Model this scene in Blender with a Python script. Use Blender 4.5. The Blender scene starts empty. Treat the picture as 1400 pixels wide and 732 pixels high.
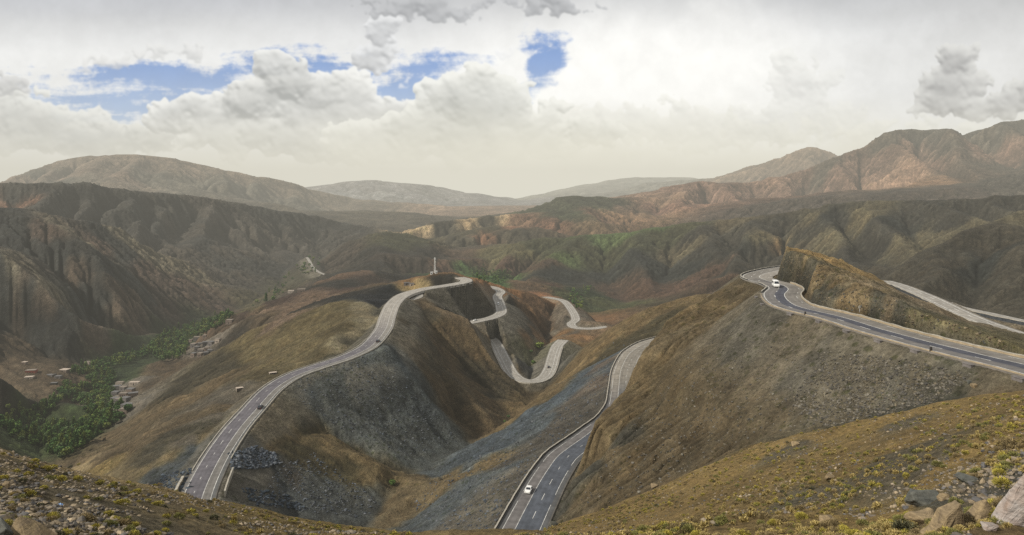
import bpy, bmesh, math, random, time
import numpy as np
from mathutils import Vector, Matrix, geometry
T0 = time.time()
F = 900.0; CU = 700.0; CV = 262.0          # focal length and eye-level point of the surveyed panorama (1400 x 732 units)
rng = np.random.default_rng(7); random.seed(7)

def W(u, v, d):
    """survey reading: bearing u, dip v, distance d (m) -> world point"""
    return ((u-CU)/F*d, d, -(v-CV)/F*d)
def Hz(u, z, d):
    return ((u-CU)/F*d, d, z)

# ------------------------------------------------------------------ noise
def _hash(ix, iy, seed):
    h = ix.astype(np.int32).view(np.uint32)*np.uint32(374761393)+iy.astype(np.int32).view(np.uint32)*np.uint32(668265263)+np.uint32((seed*974634777) & 0xffffffff)
    h = (h ^ (h >> np.uint32(13)))*np.uint32(1274126177)
    h = (h ^ (h >> np.uint32(16)))*np.uint32(2246822519)
    return ((h >> np.uint32(12)) & np.uint32(0xffff)).astype(np.float32)*np.float32(1/65535.0)
def vnoise(x, y, seed=0):
    x = np.asarray(x, np.float32) if abs(float(np.max(np.abs(x)))) < 3e4 else x; y = np.asarray(y, np.float32) if x.dtype == np.float32 else y
    x, y = np.broadcast_arrays(x, y); x0 = np.floor(x); y0 = np.floor(y)
    fx = (x-x0).astype(np.float32); fy = (y-y0).astype(np.float32)
    fx = fx*fx*fx*(fx*(fx*6-15)+10); fy = fy*fy*fy*(fy*(fy*6-15)+10)
    a = _hash(x0, y0, seed); b = _hash(x0+1, y0, seed); c = _hash(x0, y0+1, seed); d = _hash(x0+1, y0+1, seed)
    return (a+(b-a)*fx)*(1-fy)+(c+(d-c)*fx)*fy
def fbm(x, y, oct=4, seed=0, gain=0.5, ridge=False):
    s = 0; a = 1; t = 0
    for o in range(oct):
        ca, sa = math.cos(o*1.1), math.sin(o*1.1)
        n = vnoise((x*ca-y*sa)*2**o+o*17.3, (x*sa+y*ca)*2**o-o*9.1, seed+o)*2-1
        if ridge: n = 1-2*np.abs(n)
        s = s+a*n; t += a; a *= gain
    return s/t
def blur(A, n=1):
    for _ in range(n):
        P = np.pad(A, ((1, 1), (0, 0)), mode='edge'); A = (P[:-2]+2*P[1:-1]+P[2:])/4
        P = np.pad(A, ((0, 0), (1, 1)), mode='edge'); A = (P[:, :-2]+2*P[:, 1:-1]+P[:, 2:])/4
    return A
def smooth(a, b, x):
    t = np.clip((x-a)/(b-a), 0, 1); return t*t*(3-2*t)

# ------------------------------------------------------------------ survey of the land: ridges, gullies and slope points (u, v, d)
LINES = []
def L(*pts): LINES.append([W(*p) for p in pts])
def LH(*pts): LINES.append([Hz(*p) for p in pts])
def planeS(u, v):
    k = (u-CU)/F
    return 88.8/(0.65*k-0.03+(v-CV)/F)
def S(u, v): return (u, v, planeS(u, v))
def PT(*pts):
    for p in pts: LINES.append([W(*p)])
def PH(*pts):
    for p in pts: LINES.append([Hz(*p)])

# near hillside under the viewpoint
LH(*[(u, -6.5, 8) for u in range(-240, 1661, 190)])
LH(*[(u, -9.2, 14) for u in range(-240, 1661, 190)])
L((-240, 770, 18), (-150, 760, 20), (0, 745, 21), (150, 735, 27), (300, 735, 36), (450, 738, 58), (560, 748, 76), (650, 775, 74),
  (740, 752, 76), (870, 738, 62), (1000, 732, 48), (1100, 728, 40), (1200, 720, 31), (1290, 709, 25), (1400, 698, 21), (1550, 690, 20), (1660, 690, 20))
L((-240, 590, 46), (-150, 597, 50), (-60, 603, 55), (0, 611, 60), (40, 622, 62), (100, 634, 66), (180, 651, 72), (250, 671, 80),
  (330, 690, 88), (400, 708, 95), (480, 721, 100), (560, 731, 104), (615, 740, 106))
L((690, 740, 112), (745, 722, 112), (800, 705, 113), (860, 683, 114), (900, 668, 114), (960, 640, 113), (1010, 617, 112),
  (1060, 600, 110), (1110, 589, 106), (1180, 573, 100), (1250, 558, 94), (1320, 545, 88), (1400, 535, 80), (1550, 505, 74), (1660, 485, 70))
PT((0, 665, 38), (100, 680, 41), (200, 692, 48), (300, 706, 58), (400, 722, 75),
   (1000, 668, 80), (1150, 640, 68), (1250, 615, 58), (1350, 590, 50), (1400, 620, 36), (1150, 690, 50), (900, 700, 85), (1300, 660, 38))
# hidden drop behind the near hillside, left of the big slope
LH((-240, -150, 200), (-100, -150, 200), (0, -140, 180), (120, -135, 180), (250, -118, 190), (350, -120, 190), (470, -122, 190), (560, -118, 180), (640, -100, 160), (690, -88, 150))
# big slope below the upper road
for p in [(745, 728), (900, 672), (980, 628), (1060, 592), (1150, 576), (1250, 562), (1340, 545), (780, 655), (850, 640), (900, 600),
          (1000, 560), (950, 500), (1000, 450), (900, 540), (850, 600), (1100, 520), (1200, 530), (1150, 470), (1250, 505), (1080, 440)]:
    PT(S(*p))
L((1017, 380, 275), (983, 396, 276), (936, 420, 272), (891, 446, 268), (866, 465, 260), (867, 486, 246), (868, 510, 239), (857, 526, 233), (841, 540, 229), (821, 560, 224),
  (795, 585, 217), (778, 603, 213), (772, 639, 204), (758, 668, 194), (744, 705, 183))
# scree below the lower road, down to the gully
L((430, 745, 232), (480, 735, 255), (520, 702, 282), (540, 664, 310), (590, 634, 350), (640, 611, 388), (680, 589, 430), (705, 572, 465), (722, 548, 520),
  (736, 528, 575), (735, 510, 610), (735, 492, 680), (742, 470, 780), (760, 458, 850), (800, 440, 930), (850, 422, 1000), (920, 410, 1080), (1000, 402, 1150))
PT((640, 700, 230), (580, 722, 240), (600, 745, 225), (650, 750, 195), (620, 660, 300), (700, 640, 250), (560, 702, 275),
   (700, 590, 330), (740, 560, 360), (780, 520, 400), (650, 640, 300), (800, 560, 300), (760, 600, 262))
L((985, 398, 500), (930, 406, 520), (880, 424, 522), (850, 438, 530), (810, 464, 538), (775, 500, 540), (752, 524, 532), (724, 556, 492))
PH((1000, -90, 400), (960, -92, 420))
PT((835, 478, 462), (795, 503, 470), (765, 530, 450))
# tongue of ground between the gully and the scree
L((540, 688, 280), (590, 660, 292), (640, 642, 302))
# ridge that carries the left road
L((530, 470, 420), (560, 510, 412), (600, 560, 402), (630, 597, 393))
L((548, 440, 500), (580, 478, 482), (620, 520, 462), (660, 562, 442), (680, 582, 434))
L((575, 412, 610), (618, 426, 594), (645, 437, 590), (674, 463, 574), (682, 478, 566), (702, 512, 545), (712, 540, 515))
L((585, 444, 560), (606, 470, 545), (655, 527, 512), (694, 568, 474))
L((548, 474, 462), (576, 514, 458), (620, 568, 436), (652, 598, 418))
PT((450, 558, 355), (500, 560, 372), (520, 600, 350), (560, 600, 368), (565, 622, 352), (470, 502, 388))
L((362, 562, 335), (400, 588, 325), (440, 603, 322), (480, 618, 318), (520, 636, 312), (545, 652, 312))
L((395, 552, 348), (450, 592, 341), (500, 618, 338), (540, 643, 332))
PT((340, 640, 288), (375, 625, 290), (420, 652, 290), (480, 684, 286), (350, 700, 262), (300, 690, 258), (420, 705, 262), (345, 612, 300), (330, 665, 276), (380, 660, 278))
# bowl and spur beyond
PT((620, 408, 690), (645, 425, 655), (600, 418, 645), (665, 428, 650))
L((560, 384, 760), (590, 373, 745), (612, 374, 735), (640, 381, 706), (655, 384, 730), (664, 385, 880), (690, 395, 870), (720, 396, 885), (748, 407, 880), (765, 430, 800), (771, 452, 748), (765, 462, 720))
PT((720, 440, 725), (700, 455, 705), (720, 480, 640), (755, 462, 700), (730, 420, 800), (655, 452, 625))
# brown hill left of the road
L((497, 411, 560), (470, 414, 565), (440, 420, 570), (400, 432, 585), (355, 447, 600), (325, 470, 590), (280, 505, 570), (230, 530, 560), (170, 575, 545), (125, 602, 530))
L((470, 440, 490), (440, 490, 430), (425, 510, 410))
PT((400, 480, 480), (360, 500, 470), (330, 512, 440), (480, 430, 520))
L((345, 522, 402), (300, 545, 402), (250, 565, 405), (200, 590, 410), (150, 615, 410), (100, 634, 400), (60, 660, 390))
L((320, 500, 520), (270, 540, 480), (220, 560, 480), (160, 600, 470))
PT((295, 570, 330), (260, 600, 305), (200, 640, 290), (160, 655, 290), (250, 640, 275), (230, 590, 330), (100, 665, 330), (180, 605, 350))
# green valley floor
L((-240, 645, 620), (-100, 640, 625), (20, 604, 645), (100, 560, 730), (150, 525, 830), (200, 487, 980), (250, 462, 1120), (290, 441, 1270), (330, 424, 1420), (370, 404, 1620), (400, 386, 1850), (425, 368, 2100), (440, 355, 2350))
L((50, 600, 560), (110, 585, 590), (150, 560, 650), (165, 540, 720), (185, 515, 800), (230, 490, 900), (262, 478, 990))
PT((60, 570, 700), (110, 535, 790), (140, 508, 880), (180, 480, 1000), (-60, 600, 700))
PT((300, 455, 1100), (340, 440, 1050), (250, 500, 830), (220, 520, 740), (190, 540, 680))
# left spur and terrace
L((-240, 440, 600), (-60, 478, 640), (0, 503, 645), (30, 525, 665), (60, 545, 685), (78, 560, 710))
PT((60, 515, 800), (90, 507, 830), (20, 497, 820), (0, 495, 820), (110, 512, 860), (-60, 480, 800))
L((-240, 395, 950), (-60, 425, 960), (0, 443, 950), (40, 463, 930), (75, 487, 900), (120, 498, 920))
L((130, 492, 1000), (190, 472, 1075), (213, 458, 1150), (235, 448, 1200), (262, 438, 1270), (300, 428, 1350), (340, 415, 1440), (375, 395, 1640))
# left massif
L((-240, 272, 1250), (-150, 278, 1300), (0, 283, 1400), (40, 283, 1430), (65, 291, 1450), (120, 300, 1500), (165, 311, 1550), (215, 345, 1550), (268, 381, 1520), (329, 411, 1460))
L((38, 283, 1430), (92, 314, 1300), (126, 337, 1230), (150, 380, 1150), (175, 430, 1090), (187, 466, 1070))
L((-240, 280, 1060), (-60, 320, 1050), (0, 345, 1000), (54, 383, 980), (107, 425, 965), (150, 440, 1010), (200, 455, 1090))
L((-100, 345, 1180), (-20, 335, 1200), (60, 352, 1185), (110, 400, 1110), (150, 450, 1060))
L((120, 330, 1390), (200, 382, 1330), (240, 432, 1255))
PT((0, 400, 960), (50, 440, 960), (-60, 400, 940), (-240, 360, 940))
L((-240, 250, 2000), (-60, 258, 1900), (-10, 262, 1950), (3, 262, 1960), (12, 249, 1985), (35, 251, 2000), (60, 250, 2020), (100, 248, 2050), (112, 247, 2060), (150, 256, 2150), (200, 261, 2250),
  (240, 265, 2350), (290, 271, 2450), (330, 278, 2550), (380, 287, 2650), (430, 295, 2750), (470, 303, 2800), (495, 318, 2850), (515, 332, 2850))
LH((-100, -100, 1650), (40, -110, 1700), (120, -130, 1750), (200, -170, 1800))
L((250, 340, 1850), (300, 366, 1800), (340, 392, 1700))
L((290, 272, 2440), (325, 310, 2300), (365, 348, 2150), (392, 372, 2000))
L((380, 288, 2640), (410, 325, 2500), (432, 345, 2350))
PT((330, 345, 2000), (360, 375, 1850), (220, 300, 2050), (150, 285, 1980), (390, 340, 2350))
# centre hills
L((300, 432, 1010), (360, 412, 1000), (420, 402, 950), (480, 393, 900), (540, 385, 800), (565, 382, 762))
L((400, 425, 800), (330, 440, 850), (290, 460, 900))
PT((450, 408, 720), (500, 400, 700))
L((400, 404, 1300), (440, 385, 1250), (470, 373, 1220), (520, 369, 1220), (560, 380, 1200), (600, 392, 1150))
L((445, 350, 2100), (480, 326, 2050), (515, 317, 2000), (560, 319, 2000), (590, 327, 1980), (620, 342, 1950), (650, 352, 1900))
PT((460, 372, 1600), (520, 350, 1650), (580, 355, 1650), (540, 375, 1350), (610, 372, 1400))
LH((470, -190, 2500), (560, -195, 2500), (650, -200, 2500), (720, -205, 2400))
LH((640, -180, 900), (700, -190, 1000), (760, -195, 1050), (820, -205, 1080))
L((640, 375, 1300), (680, 378, 1320), (720, 385, 1250))
# right-hand ridge R2 and its spurs
L((630, 352, 1900), (660, 341, 1900), (700, 331, 1900), (740, 325, 1880), (800, 320, 1830), (860, 317, 1800), (900, 311, 1780), (980, 300, 1720), (1010, 296, 1700), (1040, 294, 1680), (1080, 289, 1640), (1100, 284, 1620),
  (1150, 277, 1580), (1200, 274, 1550), (1250, 274, 1520), (1330, 271, 1480), (1370, 266, 1460), (1400, 264, 1450), (1550, 250, 1400), (1660, 245, 1400))
L((1660, 255, 1000), (1550, 262, 1000), (1400, 284, 1000), (1340, 304, 950), (1275, 334, 900), (1222, 370, 850), (1180, 410, 800))
L((1400, 320, 900), (1352, 345, 870), (1337, 385, 800), (1325, 425, 740))
L((1660, 300, 800), (1550, 310, 800), (1400, 338, 790), (1378, 375, 750), (1345, 425, 690))
PT((1250, 395, 720), (1290, 370, 780))
LH((1000, -140, 620), (1100, -140, 520), (1200, -140, 500), (1300, -135, 480), (1400, -130, 460), (1550, -120, 430), (1660, -110, 420))
LH((860, -155, 650), (900, -145, 630), (950, -150, 650))
def spurs(crest, n_, d_in, drop, lean, seed, cut=.45):
    """side ridges and the hollows between them, running down towards the viewer from a crest"""
    g = random.Random(seed); us_ = [q[0] for q in crest]
    for k in range(2*n_+1):
        hollow = k % 2 == 0
        u = us_[0]+(us_[-1]-us_[0])*(k+g.uniform(-.22, .22))/(2*n_); v = float(np.interp(u, us_, [q[1] for q in crest])); d = float(np.interp(u, us_, [q[2] for q in crest]))
        z0 = -(v-CV)/F*d; x0 = (u-CU)/F*d; pts = []; a = lean+g.uniform(-.12, .12); amp = g.uniform(.85, 1.15)
        for t in (.16, .42, .7, 1.0):
            y = d-d_in*t; x = x0+math.sin(a)*d_in*t; c_ = cut*drop*min(1, t*2.2)*(1.0 if t < .9 else .45) if hollow else 0
            pts.append((x, y, z0-drop*(t**(.85 if hollow else 1.25))*amp-c_)); a += g.uniform(-.1, .1)
        LINES.append(pts)
spurs([(60, 250, 2020), (150, 257, 2150), (240, 266, 2350), (330, 279, 2550), (430, 296, 2750)], 7, 430, 120, .35, 4, .30)
spurs([(960, 247, 4000), (1075, 239, 4200), (1180, 200, 4350), (1240, 175, 4450), (1400, 160, 4500), (1600, 125, 4500)], 9, 900, 280, -.3, 5, .35)
spurs([(20, 240, 5500), (140, 212, 5500), (225, 213, 5550), (340, 238, 5800), (440, 262, 6200)], 8, 1000, 200, .3, 6, .3)
spurs([(680, 335, 1900), (740, 325, 1880), (800, 320, 1830), (860, 317, 1800), (900, 311, 1780), (980, 300, 1720), (1040, 294, 1680), (1100, 284, 1620), (1150, 277, 1580), (1250, 274, 1520), (1330, 271, 1480), (1400, 264, 1450), (1600, 250, 1400)], 12, 520, 88, -.25, 8, .42)
spurs([(870, 274, 3500), (915, 259, 3850), (960, 247, 4000), (1000, 249, 4050)], 3, 900, 130, -.2, 9, .3)
# rock outcrop and the ground behind it
L((1061, 337, 285), (1072, 340, 276), (1085, 344.5, 266), (1110, 356, 247), (1130, 369, 224), (1160, 384, 204), (1200, 401, 181), (1250, 423, 162), (1300, 441, 148), (1350, 461, 136), (1400, 481, 125), (1550, 525, 108), (1660, 550, 100))
L((1063, 337, 288), (1080, 338.5, 288), (1110, 344.5, 290), (1150, 359, 295), (1200, 377, 300), (1232, 390, 298))
LH((1015, -46, 306), (1030, -48, 345), (1060, -52, 360), (1110, -54, 350), (1160, -58, 345), (1230, -62, 345), (1330, -66, 310), (1400, -68, 285), (1550, -66, 262), (1660, -60, 250))
PT((1160, 372, 270), (1220, 395, 235), (1275, 416, 205), (1200, 388, 265), (1320, 438, 198), (1350, 452, 172), (1372, 462, 160), (1400, 470, 152), (1480, 498, 140))
# middle distance and far ranges
L((545, 318, 2500), (580, 308, 2650), (610, 301, 2750), (645, 297, 2800), (690, 294, 2850), (725, 299, 2750), (750, 308, 2600))
L((590, 332, 2250), (615, 322, 2300), (645, 314, 2350), (680, 308, 2400), (720, 308, 2350), (760, 316, 2250))
LH((560, -215, 2560), (610, -218, 2600), (660, -215, 2620), (730, -200, 2560))
LH((600, -225, 2120), (650, -225, 2150), (700, -220, 2150), (750, -205, 2080))
L((645, 314, 2350), (630, 326, 2220), (622, 338, 2120)); L((690, 308, 2390), (672, 322, 2240), (664, 334, 2130)); L((725, 309, 2340), (710, 322, 2200))
L((610, 301, 2750), (596, 312, 2640)); L((660, 296, 2820), (640, 306, 2680))
L((600, 302, 3600), (640, 296, 3700), (680, 293, 3750), (712, 297, 3600))
LH((590, -185, 3300), (650, -185, 3300), (700, -180, 3350))
L((640, 320, 3000), (680, 304, 3100), (700, 290, 3200), (730, 281, 3250), (760, 270, 3300), (790, 267.5, 3300), (835, 270, 3350), (860, 274, 3400), (890, 268, 3700), (915, 259, 3850), (960, 246.5, 4000), (985, 250, 4050), (1020, 247, 4100), (1075, 239, 4200),
  (1110, 226, 4250), (1150, 212, 4300), (1180, 200, 4350), (1200, 186, 4400), (1215, 178.5, 4400), (1240, 175, 4450), (1275, 176, 4450), (1295, 180, 4500), (1310, 185, 4500), (1330, 177, 4500), (1355, 175, 4500), (1372, 166, 4500), (1400, 160, 4500), (1550, 130, 4500), (1660, 120, 4500))
for top, a, b in [((790, 267.5, 3300), (800, 285, 2900), (820, 302, 2500)),
                  ]:
    L(top, a, b)
for a, b in [((870, 285, 3200), (860, 304, 2600)), ((1010, 275, 2900), (960, 292, 2600)), ((1140, 262, 2900), (1100, 272, 2600)), ((1240, 255, 2900), (1200, 264, 2550)), ((1345, 250, 2900), (1300, 258, 2500))]:
    L(a, b)
LH((740, -210, 2450), (860, -195, 2350), (1000, -160, 2250), (1150, -130, 2150), (1300, -110, 2100), (1450, -100, 2050), (1660, -90, 2000))
L((380, 300, 3900), (430, 290, 3950), (470, 293, 3900), (500, 289, 4000), (540, 289, 4050), (580, 295, 4000), (612, 305, 3900))
PT((600, 296, 4700), (650, 290, 5200), (700, 286, 5600), (660, 300, 4300), (720, 292, 4600), (560, 315, 3300), (620, 320, 3200))
L((600, 290, 5200), (640, 284, 5600), (690, 281, 6000), (740, 283, 5600))
L((-240, 285, 5200), (-100, 268, 5400), (0, 249, 5500), (20, 240, 5500), (60, 225, 5500), (100, 215, 5500), (140, 212, 5500), (185, 209.5, 5500), (225, 212.5, 5550), (255, 222, 5600), (290, 226, 5700), (340, 238, 5800),
  (400, 250, 6000), (440, 262, 6200), (490, 272, 6400), (545, 283, 6600))

LH((-240, -100, 3300), (0, -100, 3300), (200, -130, 3400), (400, -150, 3400), (480, -170, 3400))
L((400, 262, 8800), (430, 254, 9000), (470, 247.5, 9000), (500, 245.5, 9000), (535, 250, 9000), (575, 251, 9000), (620, 262, 9000), (680, 269, 9000), (710, 275, 9000))
LH((400, -150, 7400), (560, -180, 7400), (700, -200, 7400), (900, -150, 7000), (1100, -100, 6000), (1400, 0, 6000))
L((700, 275, 11000), (740, 270, 11200), (790, 262, 11200), (815, 266, 11000), (850, 261, 9000), (885, 250, 9000), (905, 249, 9000), (940, 251, 9000), (980, 243, 8000), (1000, 237.5, 7200), (1060, 224, 7000), (1085, 208, 7000), (1105, 199, 7000), (1120, 199, 7000), (1150, 211.5, 7000), (1200, 225, 7000), (1400, 240, 7000), (1660, 240, 7000))
L((560, 285, 14000), (700, 274, 14200), (760, 261, 14200), (800, 253, 14200), (850, 244.5, 14200), (885, 242, 14200), (940, 242.5, 14200), (985, 247, 14200), (1100, 250, 14200), (1660, 240, 14200))
LH((-240, 0, 9000), (0, -50, 9500), (250, -100, 9500))
LH(*[(u, -300, 17500) for u in range(-240, 1661, 190)])

# roads: centre line readings, width, slope of cut and of fill
ROADS = {
 'upper': dict(pts=[(1560, 536, 103), (1480, 519, 110), (1400, 500, 121), (1300, 478, 139), (1200, 451, 163)]+[(CU+F*x/y, CV+F*z/y, y) for x, y, z in [(90, 181, 34.7), (86.6, 199, 35.2), (87.8, 211, 35.5), (93, 228, 35.8), (101, 244, 36), (103.5, 258, 36.2), (102.8, 270, 36.4), (105, 283, 36.6), (113, 297, 37), (127, 314, 37.3), (142, 328, 37.6)]], w=12.0, cut=3.4, fill=.80),
 'behind': dict(pts=[(1205, 384, 312), (1228, 390.5, 295), (1270, 408, 262), (1320, 432, 228), (1360, 447.5, 210), (1400, 461, 196), (1480, 485, 175), (1560, 505, 162)], w=8.5, cut=1.2, fill=.7),
 'behind2': dict(pts=[(1285, 413, 275), (1305, 420, 262), (1350, 429, 248), (1400, 440, 236), (1480, 455, 224), (1600, 478, 208)], w=8.5, cut=1.2, fill=.7),
 'lower': dict(pts=[(674, 729, 176), (688, 703, 186), (720, 651, 213), (746, 619, 235), (771.5, 601, 249), (791.5, 587, 262), (814, 571, 278), (826, 555, 295), (829, 545, 306), (833, 519, 338), (836, 505, 358), (846, 486, 389), (857, 476, 408), (873, 468, 427), (890, 462.5, 440), (906, 459, 452)], w=12.5, cut=3.0, fill=.62, shift=6.9),
 'left': dict(pts=[(262, 730, 218), (266, 700, 230), (272, 672, 243), (296, 625, 275), (320, 590, 302), (345, 560, 325), (372, 532, 352), (402, 513, 372), (440, 500, 388), (475, 488, 402), (505, 472, 424), (524, 450, 468), (530, 432, 510), (538, 415, 565), (553, 403, 612), (580, 395, 645), (610, 390.5, 670), (634, 386, 694), (637, 382.5, 715), (628, 379.5, 730)], w=12.0, cut=1.1, fill=.62),
 'hairpin': dict(pts=[(652, 450, 690), (662, 457, 664), (676, 467, 632), (688, 489, 592), (698, 508, 562), (710, 519, 547), (728, 522.5, 543), (744, 516, 556), (752, 504, 582), (757, 486, 617), (762, 473, 645), (770, 465, 665)], w=11.0, cut=1.4, fill=.6),
 'spur': dict(pts=[(620, 446, 618), (640, 441.5, 630), (656, 438, 641), (673, 434, 657), (685, 427.5, 690), (683.5, 416, 740), (680, 405.5, 790), (684.5, 399, 815), (676, 393.5, 838), (662, 391, 850)], w=11.0, cut=1.3, fill=.6),
 'east': dict(pts=[(745, 406, 955), (757, 408, 930), (771, 412, 900), (781, 423, 845), (787, 436, 792), (781, 443, 772), (786, 448, 752), (806, 449.5, 742), (830, 447, 745)], w=10.0, cut=1.0, fill=.6),
 'valley': dict(pts=[(420, 352, 1950), (424, 359, 1830), (428, 366, 1740), (434, 371, 1680), (444, 375.5, 1620), (456, 377, 1600)], w=7.0, cut=1.0, fill=.6),
 'loop': dict(pts=[(551, 412, 600), (562, 410, 606), (573, 406, 618), (572, 401, 634), (567, 398.5, 640)], w=6.0, cut=1.0, fill=.6),
}
def catmull(P, step=2.0):
    P = [np.array(p, float) for p in P]; P = [2*P[0]-P[1]]+P+[2*P[-1]-P[-2]]
    out = []
    for i in range(1, len(P)-2):
        n = max(2, int(np.linalg.norm(P[i+1]-P[i])/step))
        for k in range(n):
            t = k/n
            out.append(.5*((2*P[i])+(-P[i-1]+P[i+1])*t+(2*P[i-1]-5*P[i]+4*P[i+1]-P[i+2])*t*t+(-P[i-1]+3*P[i]-3*P[i+1]+P[i+2])*t**3))
    out.append(P[-2]); A = np.array(out)
    # even grade
    z = A[:, 2].copy()
    for _ in range(60): z[1:-1] = (z[:-2]+2*z[1:-1]+z[2:])/4
    A[:, 2] = z
    return A
for r in ROADS.values():
    c_ = catmull([W(*p) for p in r['pts']])
    if 'shift' in r:   # readings were taken along the left edge: move to the centre line
        t_ = np.gradient(c_[:, :2], axis=0); t_ /= np.linalg.norm(t_, axis=1)[:, None]
        c_[:, 0] += t_[:, 1]*r['shift']; c_[:, 1] -= t_[:, 0]*r['shift']
        c_[:4, 0] += 0; c_ = np.concatenate([[c_[0]-(c_[6]-c_[0])*k for k in (2.2, 1.1)], c_]); c_ = catmull(list(c_[::6]))
    r['c'] = c_

for key in ('lower',):
    c_ = ROADS[key]['c']; t_ = np.gradient(c_[:, :2], axis=0); t_ /= np.linalg.norm(t_, axis=1)[:, None]
    for off in (-9.5, 8.0):
        LINES.append([(float(c_[k, 0]+t_[k, 1]*off), float(c_[k, 1]-t_[k, 0]*off), float(c_[k, 2]-(1.5 if off < 0 else 0))) for k in range(4, len(c_)-2, 7) if c_[k, 1] > 182])

# ------------------------------------------------------------------ height field on a (bearing, log distance) grid
def make_grid(du, dl, d0=7.0, d1=17000.0):
    us = np.arange(-200, 1600.1, du); ls = np.arange(math.log(d0), math.log(d1), dl)
    return us, ls
def tin(us, ls):
    pts = []; edges = []; index = {}
    for ln in LINES:
        prev = None
        for p in ln:
            k = (round(p[0], 1), round(p[1], 1))
            if k not in index:
                index[k] = len(pts); pts.append(p)
            i = index[k]
            if prev is not None and prev != i: edges.append((prev, i))
            prev = i
    P = np.array(pts)
    dom = np.stack([P[:, 0]/P[:, 1], np.log(P[:, 1])], 1)
    vs, es, fs, ov, oe, of = geometry.delaunay_2d_cdt([Vector(map(float, q)) for q in dom], edges, [], 0, 1e-6)
    vz = np.zeros(len(vs)); vd = np.array([[v[0], v[1]] for v in vs])
    for i, o in enumerate(ov):
        if o: vz[i] = P[o[0], 2]
        else:   # crossing of two lines: average the edge heights
            acc = []
            for a, b in edges:
                A = dom[a]; B = dom[b]; ab = B-A; t = np.dot(vd[i]-A, ab)/max(1e-12, np.dot(ab, ab))
                if -1e-6 <= t <= 1+1e-6 and np.linalg.norm(A+ab*t-vd[i]) < 1e-5: acc.append(P[a, 2]+(P[b, 2]-P[a, 2])*t)
            vz[i] = np.mean(acc) if acc else 0
    Z = np.full((len(ls), len(us)), np.nan)
    X = (us-CU)/F; yy = np.exp(ls)
    for f in fs:
        if len(f) != 3: continue
        a, b, c = vd[f[0]], vd[f[1]], vd[f[2]]
        c0 = max(0, np.searchsorted(X, min(a[0], b[0], c[0]))-1); c1 = min(len(X), np.searchsorted(X, max(a[0], b[0], c[0]))+1)
        r0 = max(0, np.searchsorted(ls, min(a[1], b[1], c[1]))-1); r1 = min(len(ls), np.searchsorted(ls, max(a[1], b[1], c[1]))+1)
        if c1 <= c0 or r1 <= r0: continue
        gx, gy = np.meshgrid(X[c0:c1], ls[r0:r1])
        det = (b[1]-c[1])*(a[0]-c[0])+(c[0]-b[0])*(a[1]-c[1])
        if abs(det) < 1e-14: continue
        w0 = ((b[1]-c[1])*(gx-c[0])+(c[0]-b[0])*(gy-c[1]))/det
        w1 = ((c[1]-a[1])*(gx-c[0])+(a[0]-c[0])*(gy-c[1]))/det
        w2 = 1-w0-w1
        ins = (w0 >= -1e-4) & (w1 >= -1e-4) & (w2 >= -1e-4)
        # plane in world x, y
        q = []
        for vv, k in ((a, f[0]), (b, f[1]), (c, f[2])):
            y = math.exp(vv[1]); q.append((vv[0]*y, y, vz[k]))
        M = np.array([[q[0][0], q[0][1], 1], [q[1][0], q[1][1], 1], [q[2][0], q[2][1], 1]])
        try: s = np.linalg.solve(M, np.array([q[0][2], q[1][2], q[2][2]]))
        except Exception: continue
        y = np.exp(gy); zz = s[0]*gx*y+s[1]*y+s[2]
        zl = w0*vz[f[0]]+w1*vz[f[1]]+w2*vz[f[2]]
        sub = Z[r0:r1, c0:c1]; sub[ins] = zz[ins]
    # fill any holes from the row in front
    for r in range(len(ls)):
        bad = np.isnan(Z[r])
        if bad.any():
            Z[r, bad] = Z[r-1, bad] if r else -6.5
    return Z
def erode(Z, ls, iters, k, wgt):
    R, C = Z.shape; N = R*C
    idx = np.arange(N).reshape(R, C)
    dist = {(-1, -1): 1.414, (-1, 0): 1, (-1, 1): 1.414, (0, -1): 1, (0, 1): 1, (1, -1): 1.414, (1, 0): 1, (1, 1): 1.414}
    for it in range(iters):
        best = np.zeros((R, C)); rec = idx.copy()
        Zp = np.pad(Z, 1, mode='constant', constant_values=1e9)
        for (dr, dc), ds in dist.items():
            nb = Zp[1+dr:1+dr+R, 1+dc:1+dc+C]; s = (Z-nb)/ds
            m = s > best; best[m] = s[m]; rec[m] = (idx+dr*C+dc)[m]
        zf = Z.ravel(); order = np.argsort(-zf, kind='stable').tolist(); rc = rec.ravel().tolist()
        A = [1.0]*N
        for i in order:
            j = rc[i]
            if j != i: A[j] += A[i]
        A = np.array(A); Fk = ((k*wgt).ravel()*np.minimum(A, 4000)**.5); Fk[A < 4] *= .3
        Fl = Fk.tolist(); zl = zf.tolist()
        for i in reversed(order):
            j = rc[i]
            if j != i:
                f = Fl[i]; zl[i] = (zl[i]+f*zl[j])/(1+f)
        Z = np.array(zl).reshape(R, C)
    return Z, A.reshape(R, C)
def resample(A, us0, ls0, us1, ls1):
    fu = np.clip((us1-us0[0])/(us0[1]-us0[0]), 0, len(us0)-1.001); fl = np.clip((ls1-ls0[0])/(ls0[1]-ls0[0]), 0, len(ls0)-1.001)
    iu = fu.astype(int); il = fl.astype(int); tu = (fu-iu)[None, :]; tl = (fl-il)[:, None]
    A00 = A[il][:, iu]; A01 = A[il][:, iu+1]; A10 = A[il+1][:, iu]; A11 = A[il+1][:, iu+1]
    return (A00*(1-tu)+A01*tu)*(1-tl)+(A10*(1-tu)+A11*tu)*tl

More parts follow.
